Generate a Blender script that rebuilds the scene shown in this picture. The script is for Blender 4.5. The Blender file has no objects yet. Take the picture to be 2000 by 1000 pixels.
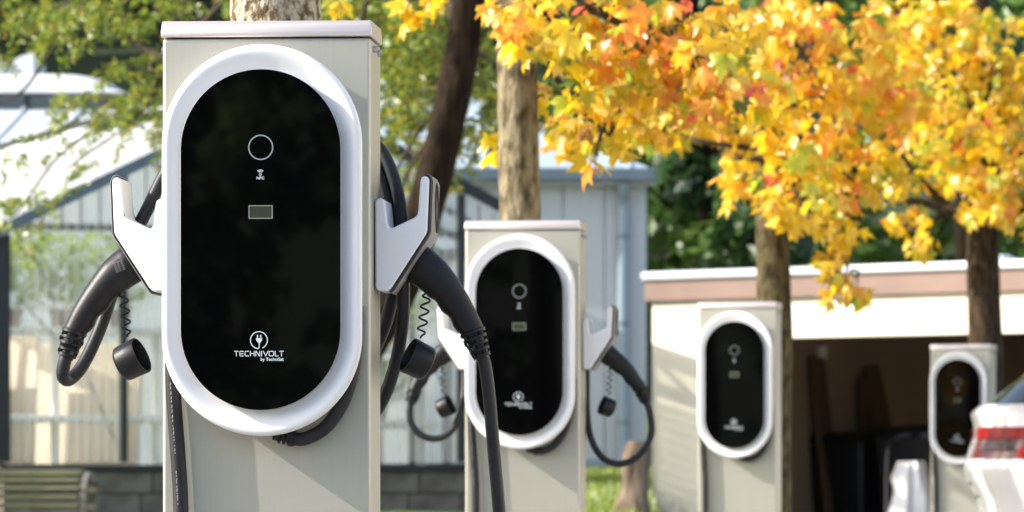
import bpy, bmesh, math, random
from mathutils import Vector, Matrix, noise, Quaternion

random.seed(11)
S = bpy.context.scene
COL = S.collection
PI = math.pi

# ------------------------------------------------------------------ camera
H = 0.92            # camera height
F = 9979.0          # focal length in photo pixels (2000 wide)
HZ = 917.0          # horizon row
cam = bpy.data.objects.new('camera', bpy.data.cameras.new('camera'))
COL.objects.link(cam)
cam.location = (0, 0, H)
cam.rotation_euler = (PI / 2, 0, 0)
cam.data.sensor_width = 36.0
cam.data.lens = F / 2000 * 36.0
cam.data.shift_y = (HZ - 500) / 2000
cam.data.clip_end = 600
cam.data.dof.use_dof = True
cam.data.dof.focus_distance = 6.58
cam.data.dof.aperture_fstop = 18.0
S.camera = cam

# ------------------------------------------------------------------ sky and sun
SUN = Vector((-0.84, -0.13, 0.515)).normalized()      # towards the sun
world = bpy.data.worlds.new('World'); S.world = world
world.use_nodes = True
wn = world.node_tree
bg = wn.nodes['Background']
sky = wn.nodes.new('ShaderNodeTexSky')
sky.sky_type = 'NISHITA'; sky.sun_disc = False
sky.sun_elevation = math.asin(SUN.z)
sky.sun_rotation = math.atan2(SUN.x, SUN.y)
sky.air_density = 1.0; sky.dust_density = 2.4; sky.ozone_density = 0.8
wn.links.new(sky.outputs[0], bg.inputs[0])
bg.inputs[1].default_value = 0.15
sl = bpy.data.lights.new('sun', 'SUN')
sl.energy = 3.0; sl.angle = math.radians(0.5); sl.color = (1.0, 0.95, 0.87)
so = bpy.data.objects.new('sun', sl); COL.objects.link(so)
so.rotation_euler = SUN.to_track_quat('Z', 'Y').to_euler()

S.view_settings.view_transform = 'Standard'
S.view_settings.look = 'None'
S.view_settings.gamma = 1.0
S.view_settings.use_curve_mapping = False
S.view_settings.exposure = 1.4
S.render.engine = 'CYCLES'
S.cycles.use_denoising = True
S.cycles.max_bounces = 8
S.cycles.transparent_max_bounces = 24
S.cycles.caustics_reflective = False
S.cycles.caustics_refractive = False

# ------------------------------------------------------------------ helpers
def P(px, py, d):
    return Vector(((px - 1000) * d / F, d, H + (HZ - py) * d / F))

def sm(a, b, x):
    t = max(0.0, min(1.0, (x - a) / (b - a))); return t * t * (3 - 2 * t)

def interp(tab, x):
    if x <= tab[0][0]: return tab[0][1]
    for (a, va), (b, vb) in zip(tab, tab[1:]):
        if x <= b: return va + (vb - va) * (x - a) / (b - a)
    return tab[-1][1]

def spline(pts, n=8):
    pts = [Vector(p) for p in pts]
    q = [2 * pts[0] - pts[1]] + pts + [2 * pts[-1] - pts[-2]]
    out = []
    for i in range(1, len(q) - 2):
        a, b, c, d = q[i - 1], q[i], q[i + 1], q[i + 2]
        for k in range(n):
            t = k / n
            out.append(0.5 * ((2 * b) + (c - a) * t + (2 * a - 5 * b + 4 * c - d) * t * t + (3 * b - a - 3 * c + d) * t ** 3))
    out.append(pts[-1])
    return out

class MB:
    def __init__(self): self.v = []; self.f = []; self.m = []; self.c = None
    def quad(self, *p, mi=0):
        b = len(self.v); self.v += [tuple(x) for x in p]; self.f.append(tuple(range(b, b + len(p)))); self.m.append(mi)
    def box(self, x0, x1, y0, y1, z0, z1, mi=0, mat=None):
        b = len(self.v)
        c = [(x, y, z) for z in (z0, z1) for y in (y0, y1) for x in (x0, x1)]
        if mat is not None: c = [tuple(mat @ Vector(p)) for p in c]
        self.v += c
        for f in ((0, 2, 3, 1), (4, 5, 7, 6), (0, 1, 5, 4), (2, 6, 7, 3), (0, 4, 6, 2), (1, 3, 7, 5)):
            self.f.append(tuple(b + i for i in f)); self.m.append(mi)
    def loops(self, loops, close=True, cap0=False, cap1=False, mi=0):
        b = len(self.v); n = len(loops[0])
        for l in loops: self.v += [tuple(p) for p in l]
        for i in range(len(loops) - 1):
            for j in range(n if close else n - 1):
                k = (j + 1) % n
                self.f.append((b + i * n + j, b + i * n + k, b + (i + 1) * n + k, b + (i + 1) * n + j)); self.m.append(mi)
        if cap0: self.f.append(tuple(b + j for j in reversed(range(n)))); self.m.append(mi)
        if cap1: self.f.append(tuple(b + (len(loops) - 1) * n + j for j in range(n))); self.m.append(mi)
    def tube(self, pts, r, n=10, cap=True, flat=1.0, side=None, mi=0):
        pts = [Vector(p) for p in pts]
        if not hasattr(r, '__len__'): r = [r] * len(pts)
        L = []
        up = None
        for i, p in enumerate(pts):
            t = (pts[min(i + 1, len(pts) - 1)] - pts[max(i - 1, 0)]).normalized()
            if up is None:
                up = Vector(side) if side else (Vector((0, 0, 1)) if abs(t.z) < 0.9 else Vector((1, 0, 0)))
            u = (up - t * up.dot(t)).normalized(); up = u
            w = t.cross(u)
            L.append([p + (u * math.cos(a) + w * math.sin(a) * flat) * r[i] for a in (2 * PI * k / n for k in range(n))])
        self.loops(L, cap0=cap, cap1=cap, mi=mi)
    def bar(self, a, b, w, h=None, mi=0):
        a = Vector(a); b = Vector(b); h = h or w
        t = (b - a).normalized()
        u = Vector((0, 0, 1)) if abs(t.z) < 0.95 else Vector((0, 1, 0))
        u = (u - t * u.dot(t)).normalized(); s = t.cross(u)
        L = [[p + s * x * w / 2 + u * y * h / 2 for x, y in ((-1, -1), (1, -1), (1, 1), (-1, 1))] for p in (a, b)]
        self.loops(L, cap0=True, cap1=True, mi=mi)
    def prism(self, poly, y0, y1, mi=0):        # polygon in x,z extruded along y
        self.loops([[(x, y0, z) for x, z in poly], [(x, y1, z) for x, z in poly]], cap0=True, cap1=True, mi=mi)
    def mesh(self, name, mats, smooth=0.6, fix=True):
        me = bpy.data.meshes.new(name)
        me.from_pydata(self.v, [], self.f)
        if not isinstance(mats, (list, tuple)): mats = [mats]
        for m in mats: me.materials.append(m)
        if len(mats) > 1: me.polygons.foreach_set('material_index', self.m)
        if self.c is not None:
            at = me.color_attributes.new('leafcol', 'FLOAT_COLOR', 'POINT')
            at.data.foreach_set('color', [x for c in self.c for x in c])
        if fix:
            bm = bmesh.new(); bm.from_mesh(me); bmesh.ops.recalc_face_normals(bm, faces=bm.faces); bm.to_mesh(me); bm.free()
        if smooth:
            me.shade_smooth(); me.set_sharp_from_angle(angle=smooth)
        return me
    def build(self, name, mats, parent=None, smooth=0.6, fix=True):
        o = bpy.data.objects.new(name, self.mesh(name, mats, smooth, fix))
        COL.objects.link(o); o.parent = parent
        return o

def tag(o, label=None, cat=None, group=None, kind=None):
    if label: o['label'] = label
    if cat: o['category'] = cat
    if group: o['group'] = group
    if kind: o['kind'] = kind
    return o
def empty(name, loc, rz=0):
    o = bpy.data.objects.new(name, None); COL.objects.link(o)
    o.empty_display_size = 0.1
    o.location = loc; o.rotation_euler = (0, 0, rz); return o
def bevel(o, w, seg=2, ang=0.5):
    m = o.modifiers.new('Bevel', 'BEVEL'); m.width = w; m.segments = seg; m.limit_method = 'ANGLE'; m.angle_limit = ang
    return o
def inst(name, me, parent, M=None):
    o = bpy.data.objects.new(name, me); COL.objects.link(o); o.parent = parent
    if M is not None: o.matrix_local = M
    return o
def copy_tree(o, parent=None):
    c = o.copy(); COL.objects.link(c); c.parent = parent
    for ch in list(o.children): copy_tree(ch, c)
    return c

# ------------------------------------------------------------------ materials
def mat(name, col, rough=0.5, metal=0.0, spec=0.5, noise_amt=0.0, noise_scale=8.0, bump=0.0, bump_scale=60.0, stretch=(1, 1, 1), col2=None, coat=0.0, lo=0.35, hi=0.65):
    m = bpy.data.materials.new(name); m.use_nodes = True
    nt = m.node_tree; b = nt.nodes['Principled BSDF']
    b.inputs['Base Color'].default_value = (*col, 1)
    b.inputs['Roughness'].default_value = rough
    b.inputs['Metallic'].default_value = metal
    b.inputs['Specular IOR Level'].default_value = spec
    b.inputs['Coat Weight'].default_value = coat
    tc = nt.nodes.new('ShaderNodeTexCoord'); mp = nt.nodes.new('ShaderNodeMapping')
    mp.inputs['Scale'].default_value = stretch
    nt.links.new(tc.outputs['Object'], mp.inputs[0])
    if noise_amt or col2:
        n = nt.nodes.new('ShaderNodeTexNoise'); n.inputs['Scale'].default_value = noise_scale; n.inputs['Detail'].default_value = 6
        nt.links.new(mp.outputs[0], n.inputs['Vector'])
        r = nt.nodes.new('ShaderNodeValToRGB')
        r.color_ramp.elements[0].position = lo; r.color_ramp.elements[1].position = hi
        c2 = col2 or tuple(max(0, c * (1 - noise_amt)) for c in col)
        r.color_ramp.elements[0].color = (*c2, 1); r.color_ramp.elements[1].color = (*col, 1)
        nt.links.new(n.outputs['Fac'], r.inputs[0]); nt.links.new(r.outputs[0], b.inputs['Base Color'])
    if bump:
        n2 = nt.nodes.new('ShaderNodeTexNoise'); n2.inputs['Scale'].default_value = bump_scale; n2.inputs['Detail'].default_value = 5
        nt.links.new(mp.outputs[0], n2.inputs['Vector'])
        bp = nt.nodes.new('ShaderNodeBump'); bp.inputs['Strength'].default_value = bump; bp.inputs['Distance'].default_value = 0.01
        nt.links.new(n2.outputs['Fac'], bp.inputs['Height']); nt.links.new(bp.outputs[0], b.inputs['Normal'])
    return m

def leaf_mat(name, use_attr, transl=0.58, gloss=0.05, rough=0.35):
    m = bpy.data.materials.new(name); m.use_nodes = True
    nt = m.node_tree; nt.nodes.clear()
    out = nt.nodes.new('ShaderNodeOutputMaterial')
    if use_attr:
        c = nt.nodes.new('ShaderNodeAttribute'); c.attribute_name = 'leafcol'; co = c.outputs['Color']
    else:
        c = nt.nodes.new('ShaderNodeObjectInfo'); co = c.outputs['Color']
    d = nt.nodes.new('ShaderNodeBsdfDiffuse'); t = nt.nodes.new('ShaderNodeBsdfTranslucent')
    g = nt.nodes.new('ShaderNodeBsdfGlossy'); g.inputs['Roughness'].default_value = rough
    mx = nt.nodes.new('ShaderNodeMixShader'); mx.inputs[0].default_value = transl
    m2 = nt.nodes.new('ShaderNodeMixShader'); m2.inputs[0].default_value = gloss
    nt.links.new(co, d.inputs[0]); nt.links.new(co, t.inputs[0])
    nt.links.new(d.outputs[0], mx.inputs[1]); nt.links.new(t.outputs[0], mx.inputs[2])
    nt.links.new(mx.outputs[0], m2.inputs[1]); nt.links.new(g.outputs[0], m2.inputs[2])
    nt.links.new(m2.outputs[0], out.inputs[0])
    return m

def pane_mat(name, clear, tint, ribs=90.0):
    # ribbed translucent sheet: see-through partly, scattering partly, with a thin gloss
    m = bpy.data.materials.new(name); m.use_nodes = True
    nt = m.node_tree; nt.nodes.clear()
    out = nt.nodes.new('ShaderNodeOutputMaterial')
    tr = nt.nodes.new('ShaderNodeBsdfTransparent'); tr.inputs[0].default_value = (0.95, 0.97, 0.96, 1)
    tl = nt.nodes.new('ShaderNodeBsdfTranslucent'); tl.inputs[0].default_value = (*tint, 1)
    df = nt.nodes.new('ShaderNodeBsdfDiffuse'); df.inputs[0].default_value = (*tint, 1)
    gl = nt.nodes.new('ShaderNodeBsdfGlossy'); gl.inputs['Roughness'].default_value = 0.2
    tc = nt.nodes.new('ShaderNodeTexCoord')
    wv = nt.nodes.new('ShaderNodeTexWave'); wv.inputs['Scale'].default_value = ribs / 20; wv.bands_direction = 'X'
    wv.inputs['Distortion'].default_value = 0.6; wv.inputs['Detail'].default_value = 2
    nt.links.new(tc.outputs['Object'], wv.inputs['Vector'])
    mr = nt.nodes.new('ShaderNodeMapRange'); mr.inputs[3].default_value = 1 - clear - 0.12; mr.inputs[4].default_value = 1 - clear + 0.12
    nt.links.new(wv.outputs['Fac'], mr.inputs[0])
    a = nt.nodes.new('ShaderNodeMixShader'); a.inputs[0].default_value = 0.5
    nt.links.new(tl.outputs[0], a.inputs[1]); nt.links.new(df.outputs[0], a.inputs[2])
    b = nt.nodes.new('ShaderNodeMixShader'); nt.links.new(mr.outputs[0], b.inputs[0])
    nt.links.new(tr.outputs[0], b.inputs[1]); nt.links.new(a.outputs[0], b.inputs[2])
    c = nt.nodes.new('ShaderNodeMixShader'); c.inputs[0].default_value = 0.05
    nt.links.new(b.outputs[0], c.inputs[1]); nt.links.new(gl.outputs[0], c.inputs[2])
    nt.links.new(c.outputs[0], out.inputs[0])
    return m

M = {}
M['steel'] = mat('brushed_steel', (0.43, 0.415, 0.35), 0.42, 0.45, 0.5, noise_amt=0.04, noise_scale=3.0, stretch=(60, 60, 1.5), bump=0.015, bump_scale=6, lo=0.3, hi=0.7)
M['steel_cap'] = mat('steel_cap', (0.64, 0.56, 0.51), 0.36, 0.6, 0.5, noise_amt=0.05, noise_scale=4.0, stretch=(2, 50, 50))
M['white'] = mat('white_plastic', (0.80, 0.80, 0.80), 0.45, 0, 0.4, noise_amt=0.03, noise_scale=9)
M['glass'] = mat('black_glass', (0.0012, 0.0012, 0.0015), 0.02, 0, 0.42)
M['glass_edge'] = mat('panel_edge', (0.30, 0.30, 0.31), 0.35)
M['print'] = mat('white_print', (0.52, 0.57, 0.61), 0.5)
M['print_dim'] = mat('grey_print', (0.20, 0.23, 0.245), 0.5)
M['display'] = mat('display_glass', (0.040, 0.046, 0.032), 0.15, noise_amt=0.15, noise_scale=30)
M['display_frame'] = mat('display_frame', (0.20, 0.215, 0.19), 0.3)
M['rubber'] = mat('black_rubber', (0.007, 0.007, 0.0082), 0.42, 0, 0.30, noise_amt=0.2, noise_scale=40, bump=0.05, bump_scale=300)
M['cable'] = mat('cable_sheath', (0.017, 0.017, 0.020), 0.48, 0, 0.32, noise_amt=0.25, noise_scale=25, bump=0.05, bump_scale=200)
M['plate'] = mat('holder_plate', (0.22, 0.21, 0.22), 0.4, noise_amt=0.1)
M['plate_dark'] = mat('holder_gasket', (0.02, 0.02, 0.022), 0.5)
M['screw'] = mat('steel_screw', (0.55, 0.54, 0.5), 0.25, 1.0)
M['label'] = mat('label_print', (0.30, 0.30, 0.30), 0.6)

M['asphalt'] = mat('pale_paving', (0.27, 0.265, 0.25), 0.9, noise_amt=0.25, noise_scale=25, bump=0.4, bump_scale=120)  # unseen paving, made pale to bounce fill light upward
M['grass_soil'] = mat('grass_ground', (0.10, 0.15, 0.025), 0.95, col2=(0.05, 0.085, 0.015), noise_scale=2.2, bump=0.6, bump_scale=20)
M['wood_floor'] = mat('forest_floor', (0.03, 0.05, 0.012), 0.95, col2=(0.012, 0.02, 0.006), noise_scale=0.35)
M['blade'] = leaf_mat('grass_blade', True, 0.35, 0.05)
M['block'] = mat('concrete_block', (0.21, 0.175, 0.14), 0.9, col2=(0.11, 0.088, 0.07), noise_scale=5, bump=0.5, bump_scale=70)
M['mortar'] = mat('mortar', (0.075, 0.058, 0.047), 0.95, noise_amt=0.3, noise_scale=9)
M['frame_dark'] = mat('dark_frame', (0.018, 0.021, 0.024), 0.5, 0.1, noise_amt=0.2)
M['verge'] = mat('verge_metal', (0.30, 0.34, 0.37), 0.35, 0.6, noise_amt=0.12)
M['pane'] = pane_mat('ribbed_pane', 0.70, (0.92, 0.90, 0.86))
M['roof_pane'] = pane_mat('roof_pane', 0.90, (0.80, 0.82, 0.82))
M['white_roof'] = mat('whitewashed_roof', (0.78, 0.79, 0.80), 0.5, noise_amt=0.12, noise_scale=1.4)
M['hall_roof'] = mat('hall_roof', (0.66, 0.70, 0.74), 0.45, noise_amt=0.10, noise_scale=0.8)
M['clerestory'] = mat('clerestory_glass', (0.10, 0.13, 0.17), 0.15)
M['wall_white'] = mat('white_wall', (0.72, 0.72, 0.70), 0.7, noise_amt=0.08, noise_scale=2)
M['blue_panel'] = mat('grey_blue_panel', (0.43, 0.455, 0.475), 0.5, 0.1, noise_amt=0.05, noise_scale=1.5, stretch=(1, 1, .3))
M['blue_roof'] = mat('pale_blue_roof', (0.46, 0.54, 0.60), 0.4, 0.2, noise_amt=0.10, noise_scale=1.2)
M['gutter'] = mat('slate_gutter', (0.11, 0.15, 0.185), 0.4, 0.1, noise_amt=0.15)
M['pipe'] = mat('downpipe', (0.22, 0.28, 0.33), 0.4, 0.1)
M['dark_gap'] = mat('dark_plinth', (0.02, 0.018, 0.016), 0.9)
M['cream'] = mat('cream_render', (0.80, 0.72, 0.58), 0.85, noise_amt=0.08, noise_scale=3, bump=0.2, bump_scale=120)
M['fascia'] = mat('tan_fascia', (0.25, 0.17, 0.137), 0.8, noise_amt=0.15, noise_scale=3)
M['flashing'] = mat('roof_flashing', (0.60, 0.64, 0.68), 0.4, 0.3, noise_amt=0.08)
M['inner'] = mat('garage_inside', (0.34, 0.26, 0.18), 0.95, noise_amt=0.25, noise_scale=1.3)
M['bin'] = mat('bin_plastic', (0.012, 0.012, 0.014), 0.5)
M['timber'] = mat('timber', (0.13, 0.08, 0.045), 0.8, noise_amt=0.4, noise_scale=6, stretch=(1, 1, .2))
M['chrome'] = mat('dark_metal_tube', (0.06, 0.06, 0.065), 0.3, 0.8)
M['sack'] = mat('white_sheet', (0.82, 0.82, 0.82), 0.3, noise_amt=0.05)
M['bench_wood'] = mat('mossy_wood', (0.14, 0.135, 0.075), 0.85, col2=(0.035, 0.045, 0.012), noise_scale=5, stretch=(.7, 5, 5), bump=0.5, bump_scale=40, lo=0.42, hi=0.68)
M['bench_end'] = mat('bench_end_wood', (0.20, 0.18, 0.15), 0.85, noise_amt=0.4, noise_scale=6, bump=0.3)
M['log'] = mat('dead_wood', (0.24, 0.185, 0.14), 0.9, col2=(0.08, 0.055, 0.04), noise_scale=7, stretch=(3, 3, .6), bump=0.8, bump_scale=22, spec=0.12)
M['bark_pale'] = mat('pale_bark', (0.46, 0.40, 0.30), 0.9, col2=(0.12, 0.085, 0.045), noise_scale=70, stretch=(1, 1, .75), bump=1.0, bump_scale=110, lo=0.40, hi=0.58, spec=0.12)
M['bark'] = mat('maple_bark', (0.27, 0.23, 0.15), 0.9, col2=(0.065, 0.05, 0.027), noise_scale=42, stretch=(1, 1, .45), bump=1.0, bump_scale=90, lo=0.36, hi=0.62, spec=0.12)
M['bark_dark'] = mat('dark_bark', (0.030, 0.020, 0.012), 0.95, col2=(0.008, 0.0055, 0.0035), noise_scale=34, stretch=(1, 1, .22), bump=1.0, bump_scale=60, spec=0.1)
M['bark_olive'] = mat('olive_bark', (0.12, 0.10, 0.055), 0.95, col2=(0.03, 0.023, 0.012), noise_scale=40, stretch=(1, 1, .45), bump=1.0, bump_scale=80, spec=0.1)
M['bark_mid'] = mat('brown_bark', (0.070, 0.050, 0.032), 0.95, col2=(0.020, 0.014, 0.008), noise_scale=36, stretch=(1, 1, .35), bump=1.0, bump_scale=70, spec=0.1)
M['twig'] = mat('twig_bark', (0.045, 0.030, 0.018), 0.9)
M['leaf'] = leaf_mat('maple_leaf', False)
M['leaf_mass'] = leaf_mat('leaf_mass', True)
M['car'] = mat('white_car_paint', (0.62, 0.62, 0.63), 0.25, 0, 0.5, coat=0.6)
M['car_glass'] = mat('car_glass', (0.012, 0.014, 0.016), 0.03, 0, 0.6)
M['red_lens'] = mat('red_lens', (0.28, 0.003, 0.004), 0.35, 0, 0.15, noise_amt=0.5, noise_scale=25)
M['clear_lens'] = mat('clear_lens', (0.14, 0.10, 0.10), 0.4, 0.0, 0.1, noise_amt=0.8, noise_scale=30)
M['lens_dark'] = mat('lens_seam', (0.10, 0.012, 0.012), 0.2)
M['tyre'] = mat('tyre', (0.02, 0.02, 0.02), 0.85)
M['rim'] = mat('alloy_rim', (0.5, 0.5, 0.52), 0.3, 0.9)
M['trim'] = mat('black_trim', (0.018, 0.018, 0.02), 0.5)
M['clay'] = mat('clay_pot', (0.40, 0.24, 0.16), 0.85, noise_amt=0.2)
M['beige'] = mat('beige_board', (0.80, 0.66, 0.52), 0.85, noise_amt=0.22, noise_scale=4)
M['side_pane'] = pane_mat('side_pane', 0.55, (0.9, 0.9, 0.88))
M['white_pane'] = pane_mat('whitened_pane', 0.30, (0.92, 0.93, 0.93))
M['rail'] = mat('pale_rail', (0.75, 0.72, 0.68), 0.6)
M['far_wood'] = leaf_mat('far_leaves', True, 0.3, 0.04)

# ------------------------------------------------------------------ terrain
XE = [(0, -1.6), (12, -0.9), (18, -0.05), (24, 0.52), (27, 0.66), (30, 0.78), (37, 0.93), (44, 1.3), (60, 3)]
ZT = [(-200, 8), (-60, 6.5), (-36, 5.2), (-24, 0), (9, 0), (20, .40), (25, .63), (30, .72), (43, .88), (52, .95), (60, 1.8), (75, 7.5), (100, 20), (130, 34), (300, 90)]  # unseen rise behind the camera is added to keep sky reflections off the glass
def ground(x, y):
    z = interp(ZT, y)
    if 0 < y < 60:
        e = interp(XE, y)
        k = 1 - sm(e, e + 0.3, x)
        k = max(k, sm(42, 50, y))
        z *= k
        z -= 0.20 * sm(0.28, -0.2, x) * sm(10, 22, y) * (1 - sm(30, 44, y))
    return z
def terrain():
    mb = MB()
    xs = [-160, -110, -75, -50, -35, -25, -18, -12, -9, -7, -5.5, -4.5, -3.5, -3, -2.5] + [-2 + .15 * i for i in range(41)] + [4.5, 5, 6, 7.5, 9, 12, 16, 22, 30, 45, 70, 110, 160]
    ys = [-200, -120, -80, -60, -50, -40, -32, -24, -18, -12, -6, 0, 4] + [6 + .75 * i for i in range(60)] + [52, 54, 57, 60, 64, 70, 78, 88, 100, 115, 130, 180, 240, 300]
    n = len(xs)
    for y in ys:
        for x in xs: mb.v.append((x, y, ground(x, y) + (0.03 * noise.noise(Vector((x * 1.3, y * .8, 0))) if y > 12 else 0)))
    for j in range(len(ys) - 1):
        for i in range(n - 1):
            mb.f.append((j * n + i, j * n + i + 1, (j + 1) * n + i + 1, (j + 1) * n + i))
            zc = sum(mb.v[k][2] for k in mb.f[-1]) / 4; yc = ys[j]; 
            mb.m.append(2 if (yc > 54 or yc < -25) else (1 if (zc > 0.05 and yc > 6) else 0))
    o = mb.build('ground', [M['asphalt'], M['grass_soil'], M['wood_floor']], fix=False, smooth=3.0)
    tag(o, kind='structure')
terrain()

# ------------------------------------------------------------------ grass on the bank
def grass():
    mb = MB(); mb.c = []
    rnd = random.Random(5)
    for i in range(9000):
        y = rnd.uniform(24, 43.5); 
        x = rnd.uniform((140 - 0) * y / F - 0.15, 290 * y / F + 0.05)
        z = ground(x, y)
        if z < 0.3: continue
        h = rnd.uniform(.03, .085); a = rnd.uniform(0, 2 * PI); w = rnd.uniform(.004, .009)
        lx, ly = math.cos(a) * h * .5, math.sin(a) * h * .5
        b = len(mb.v)
        mb.v += [(x - w * math.sin(a), y + w * math.cos(a), z - .01), (x + w * math.sin(a), y - w * math.cos(a), z - .01), (x + lx, y + ly, z + h)]
        mb.f.append((b, b + 1, b + 2)); mb.m.append(0)
        t = rnd.random()
        c = (.22, .30, .03) if t < .5 else ((.34, .36, .05) if t < .8 else (.10, .18, .02))
        mb.c += [(*c, 1)] * 3
    tag(mb.build('grass', M['blade'], fix=False, smooth=0), 'short sunlit green grass on the bank before the grey building', 'grass', kind='stuff')
grass()
# ------------------------------------------------------------------ grey-blue metal building
def grey_building():
    root = empty('metal_building', (P(1262, 917, 44).x, 44, 0.6), math.radians(1.5))
    tag(root, 'pale grey-blue metal clad building with hipped roof and downpipe behind the greenhouse', 'building')
    W, D, z0, z1 = 4.4, 6.0, 0.36, 2.86
    mb = MB(); mb.box(-W + .02, -.02, .04, D, z0 - .3, z1); mb.build('wall_core', M['blue_panel'], root)
    mb = MB(); mb.box(-W, -.01, .055, .2, -.4, z0 - .02); mb.build('plinth', M['dark_gap'], root)
    # vertical cladding panels
    w = 0.36; x = 0.0; k = 0
    while x > -W + .1:
        mb = MB(); mb.box(x - w + .008, x - .0, 0.0, .038, z0, z1 - .02)
        bevel(mb.build('panel', M['blue_panel'], root), .006); x -= w
    for i in range(int(D / w)):
        mb = MB(); mb.box(-.018, .006, .05 + i * w, .05 + (i + 1) * w - .008, z0, z1 - .02)
        mb.build('panel', M['blue_panel'], root)
    mb = MB(); mb.box(-W, .012, -.012, 0.03, z0 - .015, z0 + .05); mb.build('base_trim', M['pipe'], root)
    # hipped roof
    e = .16
    a = [(-W - e, -e, z1 + .03), (e * .4, -e, z1 + .03), (e * .4, D + e, z1 + .03), (-W - e, D + e, z1 + .03)]
    r1 = (-W + 1.1, D / 2, z1 + 1.02); r2 = (-1.75, D / 2, z1 + 1.02)
    mb = MB(); mb.quad(a[0], a[1], r2, r1); mb.quad(a[1], a[2], r2); mb.quad(a[2], a[3], r1, r2); mb.quad(a[3], a[0], r1); mb.quad(*a)
    roof = mb.build('roof', M['blue_roof'], root, smooth=0)
    for i in range(11):     # standing seams on the front slope
        t = (i + .5) / 11
        p0 = Vector(a[0]).lerp(Vector(a[1]), t)
        xx = p0.x; q = max(0.02, min(1.0, min((xx - a[0][0]) / (r1[0] - a[0][0]) if xx < r1[0] else 1, (a[1][0] - xx) / (a[1][0] - r2[0]) if xx > r2[0] else 1)))
        p1 = Vector((xx, -e + (D / 2 + e) * q, z1 + .03 + .99 * q))
        m2 = MB(); m2.bar(p0 + Vector((0, 0, .01)), p1 + Vector((0, 0, .01)), .02, .03); m2.build('seam', M['blue_roof'], roof)
    mb = MB(); mb.box(-W - e, e * .45, -e - .07, -e + .01, z1 - .07, z1 + .045); bevel(mb.build('gutter', M['gutter'], root), .015)
    mb = MB(); mb.box(-W - e, e * .4, -e + .012, .0, z1 - .10, z1 - .005); mb.build('soffit', M['blue_panel'], root)
    mb = MB(); mb.tube(spline([(-.2, -.16, z1 - .06), (-.2, -.12, z1 - .14), (-.2, -.05, z1 - .24), (-.2, -.05, z1 - .4)], 4) + [Vector((-.2, -.05, z0 - .2))], .052, 12)
    dp = mb.build('downpipe', M['pipe'], root)
    for z in (z0 + .35, z0 + 1.2, z0 + 1.95):
        m2 = MB(); m2.tube([(-.2, -.05, z), (-.2, -.05, z + .03)], .058, 12); m2.build('bracket', M['gutter'], dp)
grey_building()

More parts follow.
